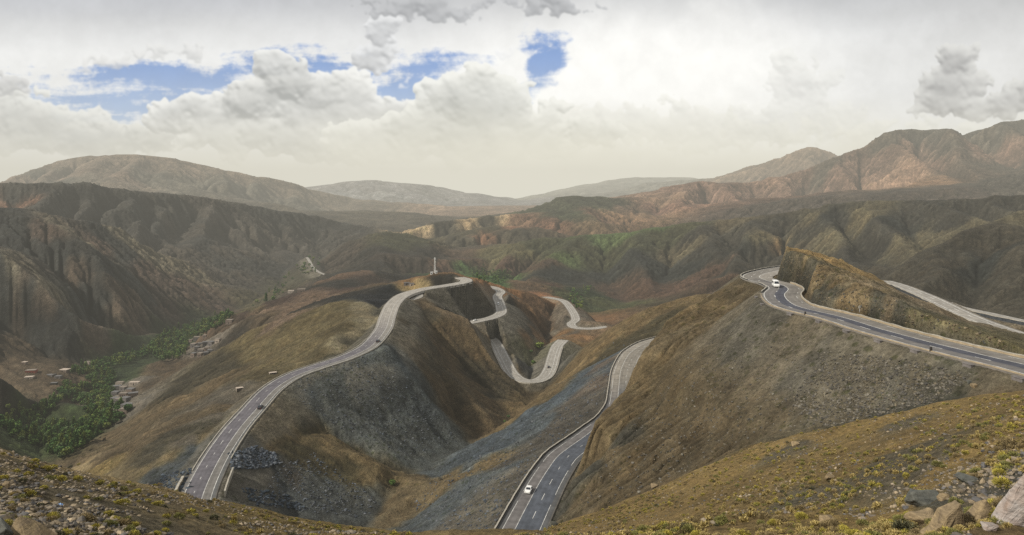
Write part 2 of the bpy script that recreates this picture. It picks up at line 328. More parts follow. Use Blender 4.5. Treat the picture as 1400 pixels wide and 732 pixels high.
uc, lc = make_grid(4.0, .0045)
Zc = tin(uc, lc)
Yc = np.exp(lc)[:, None]; Xc = (uc-CU)[None, :]/F
Zq = blur(Zc/Yc, 1); fb = smooth(900, 1400, Yc); Zs = (blur(Zq, 2)*(1-fb)+Zq*fb)*Yc
nearw = smooth(100, 135, Yc)*np.ones_like(Zc)
gx = Xc*40+0*Yc; gl = lc[:, None]*40+0*Xc
n1 = fbm(gx*.55, gl*.55, 4, 3, .55); n2 = fbm(gx*1.6+n1*.8, gl*1.6, 3, 11, .5)
flat = smooth(.03, .12, np.abs(np.gradient(Zs, axis=0)/(Yc*.0045))+np.abs(np.gradient(Zs, axis=1)/(Yc*4/F)))
fw = 1-.45*smooth(600, 1300, Yc)
Z1 = Zs+Yc*nearw*flat*fw*((.0040+.0025*smooth(500, 900, Yc))*n1+(.0018+.0017*smooth(500, 900, Yc))*n2)
keep = nearw*1.0
Z2, Ac = erode(Z1, lc, 12, .016*(1+2.2*smooth(700, 1300, Yc)), keep)
flow = np.log(Ac)
Z2 = .35*Z2+.65*blur(Z2/Yc, 1)*Yc
print('coarse', Z2.shape, time.time()-T0)

DU, DL = 1.6, .0036
us, ls = make_grid(DU, DL)
Yf = np.exp(ls)[:, None]; Xf = (us-CU)[None, :]/F
Zf = resample(Z2/Yc, uc, lc, us, ls)*Yf
Flow = resample(blur(flow, 1), uc, lc, us, ls)
gx = Xf*Yf; gy = Yf+0*Xf
nw = smooth(110, 160, Yf)
px = Xf*40+0*Yf; pl = ls[:, None]*40+0*Xf
slope_l = np.hypot(np.gradient(Zf, axis=0)/(Yf*DL), np.gradient(Zf, axis=1)/(Yf*DU/F))
rough = smooth(.15, .6, slope_l)*(1-.35*smooth(300, 200, Yf))
Zf += Yf*nw*rough*((.0010+.0011*smooth(450, 900, Yf))*fbm(px*3.5, pl*3.5, 4, 31, .6, True)+.0010*fbm(px*10, pl*10, 3, 37, .6))*(1-.45*smooth(700, 1500, Yf)+1.15*smooth(900, 1500, Yf)*(1-.6*smooth(3500, 5000, Yf)))
# near ground: lumps and ledges in metres
Zf += (1-smooth(105, 150, Yf))*(.9*fbm(gx/14, gy/14, 3, 51)+.28*fbm(gx/3.2, gy/3.2, 4, 52, .6, True))
# banded rock of the outcrop
ro = np.exp(-((gx-(60+(Yf-150)*.28+30))/60)**2)*smooth(128, 150, Yf)*(1-smooth(300, 312, Yf))
outc = smooth(-34.0, -31, Zf)*smooth(1040, 1062, us[None, :]+0*Yf)*(1-.9*smooth(1200, 1300, us[None, :]+0*Yf))*smooth(118, 128, Yf)*(1-smooth(305, 312, Yf))
Zf += outc*(1.2*fbm(gx/5, gy/5, 4, 61, .6, True)+.8*fbm(gx/1.9+Zf*.3, gy/1.9, 3, 63, .6))
ctx = np.zeros_like(Zf); 
# cut and fill for the roads, one road after another so that the banks stay continuous
rmin = np.full(Zf.shape, 1e9); Zbefore = Zf.copy(); wob = 1+.07*fbm(gx/9, gy/9, 3, 71)
flats = []
for key, r in ROADS.items():
    c = r['c'][::1 if key == 'upper' else 2]; Rr = 85.0
    rd = np.full(Zf.shape, 1e9, np.float32); rz = np.zeros(Zf.shape, np.float32)
    for x, y, z in c:
        if y < 90: continue
        R_ = min(Rr, y*.45)
        r0 = np.searchsorted(ls, math.log(y-R_)); r1 = np.searchsorted(ls, math.log(y+R_))
        uu0 = CU+F*min((x-R_)/(y-R_), (x-R_)/(y+R_)); uu1 = CU+F*max((x+R_)/(y-R_), (x+R_)/(y+R_))
        c0 = max(0, np.searchsorted(us, uu0)); c1 = np.searchsorted(us, uu1)
        if c1 <= c0 or r1 <= r0: continue
        Y = Yf[r0:r1]; dx = (Xf[:, c0:c1]*Y-x).astype(np.float32); dy = (Y-y).astype(np.float32)
        d = np.sqrt(dx*dx+dy*dy)-r['w']/2; sub = rd[r0:r1, c0:c1]; m = d < sub
        sub[m] = d[m]; rz[r0:r1, c0:c1][m] = z
    e = np.maximum(0, rd-2.0); f0, f1 = dict(upper=(26, 4.0), left=(12, 7.0), hairpin=(14, 8.0), spur=(14, 8.0), east=(14, 8.0)).get(key, (45, 7.0)); far_ = np.maximum(0, (e-f0)/f1)**2
    on = rd < 84
    lo = rz-.35-r['fill']*e*wob-far_; hi = rz-.35+r['cut']*e*wob+far_
    Zf = np.where(on, np.clip(Zf, lo, hi), Zf); flats.append((rd, rz)); rmin = np.minimum(rmin, rd)
for rd, rz in flats: Zf = np.where(rd < 2.0, rz-.35, Zf)
e = np.maximum(0, rmin-2.0)
roadcut = smooth(0.4, 3, np.abs(Zf-Zbefore))*(1-smooth(10, 30, e))*(1-outc)
del flats
print('fine', Zf.shape, time.time()-T0)

def col_hit(u, v, dmin=15.0):
    """where a line of sight from the survey station meets the ground (distance)"""
    ci = (u-us[0])/DU; i = int(np.clip(ci, 0, len(us)-2)); t = ci-i
    prof = (Zf[:, i]*(1-t)+Zf[:, i+1]*t)/Yf[:, 0]
    k0 = np.searchsorted(ls, math.log(dmin))
    m = np.nonzero(prof[k0:] >= -(v-CV)/F)[0]
    if len(m) == 0: return None
    return float(Yf[k0+m[0], 0])
def ground(x, y):
    u = CU+F*x/y; l = math.log(y)
    ci = np.clip((u-us[0])/DU, 0, len(us)-1.001); ri = np.clip((l-ls[0])/DL, 0, len(ls)-1.001)
    i = int(ci); j = int(ri); a = ci-i; b = ri-j
    return float((Zf[j, i]*(1-a)+Zf[j, i+1]*a)*(1-b)+(Zf[j+1, i]*(1-a)+Zf[j+1, i+1]*a)*b)
# ------------------------------------------------------------------ scene helpers
sc = bpy.context.scene; COL = sc.collection
def tag(o, label=None, cat=None, group=None, kind=None):
    if label: o['label'] = label
    if cat: o['category'] = cat
    if group: o['group'] = group
    if kind: o['kind'] = kind
    return o
def link(o, parent=None):
    COL.objects.link(o)
    if parent is not None: o.parent = parent
    return o
def empty(name, loc=(0, 0, 0), rz=0):
    o = bpy.data.objects.new(name, None); o.location = loc; o.rotation_euler = (0, 0, rz); o.empty_display_size = .5
    return link(o)
def np_mesh(name, V, Fq, smooth_=True, mats=(), mi=None, col=None):
    """mesh from numpy arrays, faces all of one size"""
    me = bpy.data.meshes.new(name); V = np.asarray(V, np.float32); Fq = np.asarray(Fq, np.int32)
    nf, k = Fq.shape
    me.vertices.add(len(V)); me.vertices.foreach_set('co', V.ravel())
    me.loops.add(nf*k); me.loops.foreach_set('vertex_index', Fq.ravel())
    me.polygons.add(nf); me.polygons.foreach_set('loop_start', np.arange(0, nf*k, k, dtype=np.int32))
    me.polygons.foreach_set('use_smooth', np.full(nf, smooth_))
    for m in mats: me.materials.append(m)
    if mi is not None: me.polygons.foreach_set('material_index', np.asarray(mi, np.int32))
    if col is not None:
        ca = me.color_attributes.new('Col', 'FLOAT_COLOR', 'POINT')
        ca.data.foreach_set('color', np.concatenate([col, np.ones((len(col), 1))], 1).astype(np.float32).ravel())
    me.update(); return me
def mat(name):
    m = bpy.data.materials.new(name); m.use_nodes = True
    nt = m.node_tree; return m, nt, nt.nodes['Principled BSDF']
def N(nt, typ, **kw):
    n = nt.nodes.new(typ)
    for k, v in kw.items():
        if k.startswith('i_'):
            key = k[2:]; key = int(key) if key.isdigit() else key.replace('_', ' ')
            n.inputs[key].default_value = v
        else: setattr(n, k, v)
    return n
def math_(nt, op, a, b=None, clamp=False):
    n = nt.nodes.new('ShaderNodeMath'); n.operation = op; n.use_clamp = clamp
    for i, x in enumerate((a, b)):
        if x is None: continue
        if isinstance(x, (int, float)): n.inputs[i].default_value = x
        else: nt.links.new(x, n.inputs[i])
    return n.outputs[0]
def ramp(nt, x, stops):
    r = nt.nodes.new('ShaderNodeValToRGB'); nt.links.new(x, r.inputs[0])
    e = r.color_ramp.elements
    while len(e) > len(stops): e.remove(e[-1])
    while len(e) < len(stops): e.new(1)
    for q, (p, c) in zip(e, stops): q.position = p; q.color = (c, c, c, 1) if isinstance(c, (int, float)) else (*c, 1)
    return r.outputs[0]
def s2l(c):
    c = np.asarray(c, float)/255.0
    return np.where(c <= .04045, c/12.92, ((c+.055)/1.055)**2.4)
def hexlin(r, g, b): return tuple(s2l((r, g, b)))

# ------------------------------------------------------------------ ground colours, given as readings at survey bearings and laid on the land where they fall
GRAY = (66, 64, 60); BLUE = (62, 68, 74); BRN = (92, 78, 58); DBRN = (66, 58, 46); OCH = (128, 104, 60); PUR = (86, 74, 66); GRN = (74, 86, 46); DGRN = (44, 58, 32)
TAN = (140, 116, 86); ORB = (120, 88, 60)
BL = []
def B(c, *uv):
    for q in uv: BL.append((q[0], q[1], c))
# near left hillside
B((104, 92, 72), (20, 640), (100, 660), (200, 680), (150, 715), (300, 705), (400, 720), (60, 700), (240, 700), (30, 722))
B((118, 100, 58), (130, 645), (280, 692), (350, 712), (480, 728), (520, 731), (440, 724))
B((92, 84, 72), (40, 670), (120, 690), (180, 722))
B((130, 112, 80), (10, 618), (110, 640), (160, 655))
# near right hillside
B((116, 96, 58), (760, 726), (820, 712), (900, 700), (960, 680), (1010, 700), (1100, 640), (1050, 650), (1180, 600), (1230, 610), (1300, 575), (1380, 545), (1160, 640), (950, 715), (1330, 560), (1100, 700))
B((128, 106, 62), (1120, 595), (1200, 578), (1270, 560), (1340, 548), (1060, 610), (1000, 640), (1350, 600), (1380, 620), (1260, 690), (1210, 710), (1300, 640), (1170, 715))
B((88, 82, 74), (1200, 640), (1150, 670), (1230, 580), (1100, 680), (1260, 640), (1080, 610), (1180, 655), (1330, 690), (1310, 670))
B((112, 94, 66), (1370, 705), (1395, 715), (1350, 722), (1300, 725))
B((80, 80, 80), (1375, 672), (1365, 680), (1290, 683))
# big slope
B((90, 78, 58), (1000, 430), (950, 450), (1020, 400), (900, 480), (1000, 560), (940, 600), (880, 640), (1060, 500), (960, 520), (900, 560), (840, 620), (800, 680), (1100, 470), (1050, 560), (980, 610))
B((92, 78, 54), (890, 500), (860, 570), (820, 620), (960, 425), (920, 530), (1080, 445), (860, 640))
B((64, 62, 56), (1040, 420), (1060, 440), (1030, 450), (800, 650), (770, 690), (1100, 500), (850, 600))
B((92, 84, 68), (1150, 520), (1180, 560), (1120, 560), (1200, 500), (1250, 520), (1150, 480))
B((72, 74, 72), (1290, 525), (1270, 545), (1310, 520), (1240, 560), (1220, 540))
B((86, 76, 66), (1370, 525), (1390, 520), (1345, 530))
# scree, gully side
B((68, 78, 90), (860, 505), (830, 490), (800, 510), (780, 530), (750, 550), (700, 590), (660, 615), (630, 630), (680, 610), (720, 570))
B((72, 80, 88), (600, 650), (640, 640), (740, 580))
B((88, 78, 72), (820, 500), (826, 520))
B((76, 72, 68), (800, 550), (760, 580), (720, 620), (690, 660), (660, 700), (710, 640), (640, 715), (780, 560), (680, 690))
B((98, 84, 60), (560, 670), (590, 668), (620, 650), (540, 690), (660, 638), (640, 648), (530, 700), (575, 655))
B((72, 79, 86), (600, 690), (620, 680), (580, 710), (640, 665), (590, 700), (690, 645))
B((100, 84, 58), (880, 440), (930, 412), (850, 455), (800, 490), (760, 530), (720, 555), (900, 425), (790, 505), (745, 545), (700, 575))
B((72, 66, 50), (900, 440), (870, 460), (840, 475))
# left road ridge
B((76, 81, 83), (420, 530), (470, 510), (520, 500), (450, 560), (500, 540), (540, 580), (570, 590), (520, 560), (580, 600), (480, 580), (550, 540), (600, 600), (560, 620))
B((66, 72, 76), (545, 490), (530, 520), (500, 520), (580, 575))
B((88, 74, 54), (570, 480), (600, 520), (640, 560), (660, 585), (610, 480), (640, 520), (680, 560), (600, 445), (640, 470), (620, 540))
B((70, 64, 52), (590, 500), (625, 545), (560, 450), (590, 435), (640, 500), (670, 540))
B((94, 80, 62), (660, 455), (680, 480), (620, 430), (690, 500), (580, 415))
B((94, 80, 54), (370, 560), (390, 580), (430, 598), (480, 615), (520, 635), (360, 590), (400, 600), (450, 620), (500, 645), (540, 650), (350, 580))
B((66, 60, 42), (400, 610), (440, 630), (480, 650), (420, 590))
B((44, 50, 58), (340, 625), (325, 632), (360, 630), (350, 618))
B((76, 72, 68), (330, 655), (360, 650), (320, 670), (400, 655))
B((72, 76, 78), (380, 670), (420, 660), (450, 690), (500, 690), (460, 670), (400, 690), (480, 700), (340, 690))
B((52, 46, 36), (650, 410), (630, 400), (610, 415), (645, 425))
B((46, 50, 56), (640, 436), (610, 395))
B((124, 90, 60), (650, 388), (665, 392), (690, 395), (655, 383), (740, 405), (755, 412))
B((92, 74, 56), (720, 405), (740, 420), (730, 440), (760, 430), (750, 460))
B((64, 62, 58), (700, 420), (690, 440), (720, 450), (680, 450))
B((116, 88, 60), (770, 455), (740, 470), (720, 462), (790, 458))
B((92, 84, 76), (775, 432), (770, 445), (785, 455))
B((78, 80, 50), (720, 490), (740, 480), (715, 475))
B((76, 76, 76), (740, 500), (725, 508))
B((116, 88, 60), (580, 378), (560, 385), (600, 378), (630, 378))
B((54, 50, 44), (610, 382), (595, 386))
B((150, 128, 84), (556, 396), (570, 394))
B((40, 46, 54), (525, 405), (535, 400), (520, 412))
B((116, 106, 84), (500, 420), (505, 440), (485, 455), (460, 475), (495, 430))
B((72, 70, 62), (515, 430), (490, 465), (510, 450), (470, 482))
B((92, 82, 58), (400, 450), (360, 470), (430, 435), (380, 500), (340, 490), (450, 420), (420, 470), (340, 465), (470, 430))
B((78, 70, 50), (400, 510), (440, 480), (350, 515), (460, 450))
B((88, 76, 58), (300, 520), (270, 540), (240, 580), (200, 600), (150, 620), (180, 580), (220, 560), (120, 625), (300, 560))
B((66, 62, 52), (310, 505), (260, 590), (290, 500), (200, 630), (250, 530), (230, 600))
B((98, 86, 62), (190, 645), (230, 625), (280, 600), (160, 650))
B((84, 78, 70), (320, 530), (290, 570), (250, 610), (310, 545))
B((62, 68, 74), (260, 620), (220, 645), (240, 635), (290, 600), (235, 655))
B((36, 44, 52), (222, 660), (240, 665))
# green valley
B((64, 74, 44), (20, 590), (60, 590), (100, 560), (140, 530), (60, 570), (150, 515), (100, 590), (200, 470), (230, 470), (180, 490), (250, 455), (60, 605), (150, 500), (290, 438), (120, 590), (30, 570))
B((92, 80, 66), (100, 510), (90, 520), (70, 520), (30, 500), (60, 505), (110, 522), (50, 512))
B((60, 56, 48), (20, 540), (0, 520), (40, 550), (0, 560), (60, 560))
B((78, 70, 58), (40, 475), (80, 495), (20, 460), (0, 470))
B((98, 92, 86), (165, 540), (170, 560), (280, 475), (270, 480), (175, 530), (300, 465), (160, 555))
B((82, 72, 60), (230, 500), (260, 495), (200, 530), (330, 445), (350, 438), (300, 450))
B((88, 84, 62), (370, 405), (350, 415), (395, 385), (340, 425), (410, 375), (320, 430))
# left massif
B((86, 77, 68), (60, 320), (140, 340), (200, 370), (260, 400), (100, 370), (170, 400), (220, 420), (60, 410), (130, 460), (30, 370), (300, 420), (180, 440), (20, 430))
B((60, 62, 62), (30, 330), (80, 350), (150, 370), (40, 400), (90, 440), (200, 400), (20, 310), (120, 420), (170, 350), (0, 380), (0, 420), (60, 460), (150, 330))
B((100, 94, 82), (100, 318), (130, 340), (165, 315), (200, 345), (240, 365), (20, 360), (60, 388))
B((72, 70, 68), (30, 260), (80, 260), (120, 270), (180, 280), (60, 275), (240, 290), (150, 300), (20, 270))
B((88, 80, 74), (300, 300), (350, 310), (400, 320), (300, 340), (350, 350), (250, 320), (450, 320), (250, 350), (330, 380), (290, 370))
B((70, 69, 68), (200, 310), (280, 330), (380, 300), (430, 310), (320, 360), (370, 365), (460, 312))
B((112, 92, 72), (15, 281), (30, 281))
# centre
B((76, 64, 56), (470, 350), (440, 370), (420, 390), (380, 410), (540, 350), (600, 350), (560, 360), (500, 380), (470, 395), (330, 430), (400, 400))
B((58, 54, 50), (520, 340), (460, 385), (510, 395), (440, 410), (540, 380), (490, 370), (580, 345), (330, 450))
B((84, 84, 56), (550, 330), (570, 325), (540, 335))
B((98, 82, 70), (340, 430), (400, 425), (360, 425), (430, 400), (300, 440), (380, 440), (460, 378), (490, 374))
B((98, 94, 66), (680, 350), (700, 345))
B((76, 96, 50), (660, 378), (690, 380), (640, 374), (670, 384))
B((96, 82, 66), (620, 350), (610, 370), (640, 355), (680, 365), (720, 390), (700, 370))
# R2
B((82, 84, 54), (800, 335), (770, 340), (860, 335), (900, 325), (840, 345), (740, 335), (820, 360), (930, 320), (800, 410), (830, 420), (780, 405))
B((90, 98, 60), (840, 328), (770, 348), (900, 318), (820, 330))
B((74, 70, 62), (950, 320), (1000, 330), (1060, 320), (1100, 310), (1150, 310), (1200, 310), (1250, 300), (1300, 300), (1000, 360), (1050, 360), (1150, 350), (1350, 285), (1390, 275), (950, 350), (1200, 340), (1100, 350), (1300, 360), (1250, 380), (1380, 360), (1380, 410), (1290, 400), (1350, 330), (1220, 380))
B((96, 90, 74), (1040, 330), (1110, 300), (1000, 310), (1180, 290), (1280, 320), (1340, 305), (1390, 290), (940, 340), (1140, 330), (1240, 330))
B((56, 60, 58), (860, 365), (900, 370), (830, 380), (760, 375), (1020, 345), (1080, 335), (1140, 300), (1335, 380), (1345, 370), (1230, 310), (940, 370))
B((90, 76, 58), (940, 390), (980, 370), (900, 400), (860, 400), (760, 390), (720, 370), (740, 360), (1000, 380), (840, 395))
B((70, 64, 54), (1030, 350), (1010, 365), (1045, 340), (1000, 345))
B((96, 88, 64), (640, 320), (680, 311), (605, 328))
B((80, 74, 60), (650, 330), (622, 324), (700, 320), (600, 312), (660, 302))
B((50, 70, 38), (790, 410), (800, 400), (785, 400))
# outcrop and behind
B((130, 106, 64), (1080, 340), (1110, 350), (1150, 365), (1190, 378), (1100, 345), (1220, 390), (1140, 360), (1075, 338))
B((112, 98, 78), (1180, 390), (1220, 405), (1260, 410), (1300, 425), (1240, 400), (1280, 420))
B((104, 88, 62), (1065, 350), (1090, 362), (1120, 375), (1140, 392), (1110, 385), (1160, 400), (1170, 410), (1180, 420))
B((70, 68, 60), (1070, 370), (1100, 385), (1130, 405), (1085, 378), (1200, 425), (1230, 432), (1200, 415), (1120, 400), (1090, 392))
B((88, 82, 58), (1240, 432), (1320, 450), (1360, 470), (1390, 480), (1280, 440), (1340, 455))
# right far mountain
B((138, 108, 82), (1240, 200), (1200, 220), (1150, 240), (1280, 230), (1100, 250), (1050, 260), (1000, 265), (960, 260), (1340, 210), (1380, 200), (1180, 235), (940, 280), (900, 290))
B((116, 98, 82), (1220, 190), (1300, 200), (1350, 190), (1390, 180), (1120, 240), (1030, 275), (1320, 240), (1380, 230))
B((104, 94, 86), (1330, 182), (1370, 175), (1395, 170), (1260, 182), (1290, 260), (1380, 250), (1050, 285))
B((152, 122, 90), (1180, 250), (1230, 235), (1060, 250), (900, 285), (930, 270), (860, 300), (1280, 245))
B((88, 96, 62), (770, 280), (800, 275), (740, 290), (830, 280), (780, 295))
B((120, 98, 70), (820, 300), (740, 310), (700, 310), (700, 300), (850, 285), (660, 325))
B((150, 120, 90), (1090, 215), (1110, 205), (1130, 212), (1060, 230), (1000, 242))
B((114, 98, 78), (440, 292), (510, 293), (550, 293), (480, 297), (600, 300))
B((152, 132, 104), (620, 292), (660, 290), (700, 288), (650, 300), (580, 310), (690, 300))
B((142, 126, 104), (60, 235), (120, 222), (190, 218), (250, 232), (320, 245), (380, 260), (100, 240), (180, 240), (20, 245), (430, 270))
B((124, 114, 102), (220, 245), (280, 255), (200, 250), (340, 265), (100, 245), (400, 278), (50, 242))
B((152, 151, 150), (470, 255), (520, 255), (600, 262), (680, 272), (560, 265), (450, 262), (520, 270))  # haze painted in: far ranges get paler, greyer ground colours
B((150, 148, 143), (850, 250), (900, 246), (780, 258), (860, 262), (890, 255), (740, 270))

HAZE = np.array([.66, .635, .54]); SIG = 7.0e-5; ILL = .95
def build_colour(us_c, ls_c):
    pts = []; cols = []
    for u, v, c in BL:
        d = col_hit(u, v)
        if d is None: continue
        T = math.exp(-SIG*d); lin = (s2l(c)-HAZE*(1-T)*.9)/T/ILL
        alb = np.clip(lin, s2l(c)*.3/ILL+.004, .6); lum = alb.mean(); alb = alb*.62+lum*.38*(s2l(c)/s2l(c).mean()*.45+.55)
        pts.append(((u-CU)/F, math.log(d))); cols.append(alb)
    P = np.array(pts); C = np.log(np.array(cols))
    X = ((us_c-CU)/F)[None, :]+0*ls_c[:, None]; Lg = ls_c[:, None]+0*us_c[None, :]
    wx = fbm(X*22, Lg*22, 4, 81, .6)*.018; wl = fbm(X*22+50, Lg*22, 4, 82, .6)*.024
    X = X+wx; Lg = Lg+wl
    num = np.zeros(X.shape+(3,)); den = np.zeros(X.shape)
    for (a, b), c in zip(P, C):
        w = 1/((X-a)**2+((Lg-b)*.8)**2+1.2e-4)**3
        num += w[..., None]*c; den += w
    return np.exp(num/den[..., None])
ucc, lcc = make_grid(5.0, .0065)
CC = build_colour(ucc, lcc)
Col = np.stack([resample(CC[..., k], ucc, lcc, us, ls) for k in range(3)], -1)
# paler on crests, darker in hollows and along flow lines
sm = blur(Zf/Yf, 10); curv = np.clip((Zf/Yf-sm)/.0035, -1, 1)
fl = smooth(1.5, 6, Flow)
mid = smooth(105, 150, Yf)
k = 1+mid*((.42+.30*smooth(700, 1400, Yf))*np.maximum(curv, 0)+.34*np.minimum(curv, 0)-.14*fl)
big = fbm(px*.8, pl*.8, 4, 91, .6)
k = k*(1+.24*big)
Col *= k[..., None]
tint = fbm(px*1.5+9, pl*1.5, 4, 95, .6)
Col[..., 0] *= 1+.07*tint; Col[..., 2] *= 1-.08*tint
g = roadcut[..., None]*.55
Col = Col*(1-g)+g*np.array([.125, .115, .10])*(.8+.4*vnoise(gx/3, gy/3, 5))[..., None]
# strata on the outcrop face
st = np.clip(outc*smooth(.5, 1.1, slope_l), 0, 1)
band = fbm((Zf*1.0-gx*.12+gy*.02)*.9, gx*.03+gy*.01, 4, 99, .6)
Col *= (1+1.0*st*np.clip(band*1.6, -.6, .6))[..., None]
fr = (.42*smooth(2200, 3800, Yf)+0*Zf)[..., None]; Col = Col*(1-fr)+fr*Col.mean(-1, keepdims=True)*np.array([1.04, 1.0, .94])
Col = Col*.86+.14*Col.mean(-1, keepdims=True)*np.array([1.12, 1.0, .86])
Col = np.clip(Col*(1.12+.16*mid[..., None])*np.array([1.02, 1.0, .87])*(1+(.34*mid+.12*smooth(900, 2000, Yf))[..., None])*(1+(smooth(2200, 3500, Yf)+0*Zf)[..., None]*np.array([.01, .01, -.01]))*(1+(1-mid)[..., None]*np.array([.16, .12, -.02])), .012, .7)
print('colour', time.time()-T0)

# ------------------------------------------------------------------ ground material
def ground_material(name, sc_big, sc_mid, sc_small, bump_d, stones=True, veg=None):
    m, nt, bs = mat(name); lk = nt.links.new
    at = N(nt, 'ShaderNodeVertexColor', layer_name='Col'); geo = N(nt, 'ShaderNodeNewGeometry')
    def noise(scale, det=8, rough=.6, dist=0.0):
        n = N(nt, 'ShaderNodeTexNoise', i_Scale=scale, i_Detail=det, i_Roughness=rough, i_Distortion=dist); lk(geo.outputs['Position'], n.inputs['Vector']); return n.outputs[0]
    a = noise(sc_big, 10, .65); b = noise(sc_mid, 8, .7, .3); c = noise(sc_small, 6, .7)
    va = ramp(nt, a, [(.3, .72), (.5, 1.0), (.72, 1.32)]); vb = ramp(nt, b, [(.3, .55), (.5, .97), (.7, 1.55)]); vc = ramp(nt, c, [(.3, .6), (.5, 1.0), (.7, 1.45)])
    rg = N(nt, 'ShaderNodeTexNoise', noise_type='RIDGED_MULTIFRACTAL', i_Scale=sc_mid*.55, i_Detail=9.0, i_Roughness=.6); lk(geo.outputs['Position'], rg.inputs['Vector'])
    vr = ramp(nt, math_(nt, 'MULTIPLY', rg.outputs[0], .5), [(.10, .74), (.38, 1.0), (.75, 1.36)])
    mul = math_(nt, 'MULTIPLY', math_(nt, 'MULTIPLY', math_(nt, 'MULTIPLY', va, vb), vc), vr)
    if stones:
        v = N(nt, 'ShaderNodeTexVoronoi', i_Scale=sc_small*.9); lk(geo.outputs['Position'], v.inputs['Vector'])
        sp = ramp(nt, v.outputs['Distance'], [(.10, 1.0), (.26, 0.0)])
        cell = N(nt, 'ShaderNodeSeparateColor'); lk(v.outputs['Color'], cell.inputs[0])
        pick = math_(nt, 'GREATER_THAN', cell.outputs[0], .72)
        patch = ramp(nt, noise(sc_big*1.7, 4), [(.42, 0), (.6, 1)])
        sp = math_(nt, 'MULTIPLY', math_(nt, 'MULTIPLY', sp, pick), patch)
        mul = math_(nt, 'MULTIPLY', mul, math_(nt, 'ADD', 1.0, math_(nt, 'MULTIPLY', sp, .8)))
    mx = N(nt, 'ShaderNodeMix', data_type='RGBA', blend_type='MULTIPLY', i_0=1.0)
    lk(at.outputs[0], mx.inputs[6]); cmb = N(nt, 'ShaderNodeCombineColor')
    for q in range(3): lk(mul, cmb.inputs[q])
    lk(cmb.outputs[0], mx.inputs[7]); col = mx.outputs[2]
    if veg:   # low dry bushes: darker, greener specks
        v2 = N(nt, 'ShaderNodeTexVoronoi', i_Scale=veg[0]); lk(geo.outputs['Position'], v2.inputs['Vector'])
        sp2 = ramp(nt, v2.outputs['Distance'], [(.18, 1.0), (.34, 0.0)])
        pt = ramp(nt, noise(sc_big*.9, 5), [(.40, 0), (.62, 1)])
        v3 = N(nt, 'ShaderNodeTexVoronoi', i_Scale=veg[0]*2.7); lk(geo.outputs['Position'], v3.inputs['Vector'])
        c3 = N(nt, 'ShaderNodeSeparateColor'); lk(v3.outputs['Color'], c3.inputs[0])
        sp3 = math_(nt, 'MULTIPLY', ramp(nt, v3.outputs['Distance'], [(.20, 1.0), (.32, 0.0)]), math_(nt, 'GREATER_THAN', c3.outputs[1], .5))
        pt3 = ramp(nt, noise(sc_big*2.3, 3), [(.38, 0), (.55, 1)])
        fac = math_(nt, 'MULTIPLY', math_(nt, 'MAXIMUM', math_(nt, 'MULTIPLY', sp2, pt), math_(nt, 'MULTIPLY', sp3, pt3)), veg[1])
        m2 = N(nt, 'ShaderNodeMix', data_type='RGBA', blend_type='MULTIPLY'); lk(fac, m2.inputs[0]); lk(col, m2.inputs[6]); m2.inputs[7].default_value = (.42, .48, .30, 1)
        col = m2.outputs[2]
    lk(col, bs.inputs['Base Color']); bs.inputs['Roughness'].default_value = .95; bs.inputs['Specular IOR Level'].default_value = .15
    h = math_(nt, 'ADD', math_(nt, 'ADD', math_(nt, 'MULTIPLY', b, 3.0), c), math_(nt, 'MULTIPLY', rg.outputs[0], .9))
    bp = N(nt, 'ShaderNodeBump', i_Strength=.9, i_Distance=bump_d); lk(h, bp.inputs['Height']); lk(bp.outputs[0], bs.inputs['Normal'])
    return m
M_near = ground_material('near_soil', .15, 1.3, 6.0, .16, True, (2.2, .8))
M_mid = ground_material('slope_soil', .018, .14, .95, 1.5, True, (.30, .85))
M_far = ground_material('mountain_soil', .0022, .013, .07, 14.0, False, (.035, .7))

R0 = np.searchsorted(ls, math.log(118)); R1 = np.searchsorted(ls, math.log(2380))
def band_mesh(name, a, b, m):
    b = min(b+1, len(ls)); Y = Yf[a:b]; X = Xf*Y; Zz = Zf[a:b]; R, C = Zz.shape
    V = np.stack([X, Y+0*X, Zz], -1).reshape(-1, 3); i = np.arange(R*C).reshape(R, C)
    Q = np.stack([i[:-1, :-1], i[:-1, 1:], i[1:, 1:], i[1:, :-1]], -1).reshape(-1, 4)
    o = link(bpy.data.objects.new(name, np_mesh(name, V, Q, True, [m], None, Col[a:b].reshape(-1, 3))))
    return tag(o, kind='structure')
band_mesh('hillside_ground', 0, R0, M_near); band_mesh('valley_terrain', R0, R1, M_mid); band_mesh('mountain_terrain', R1, len(ls)-1, M_far)
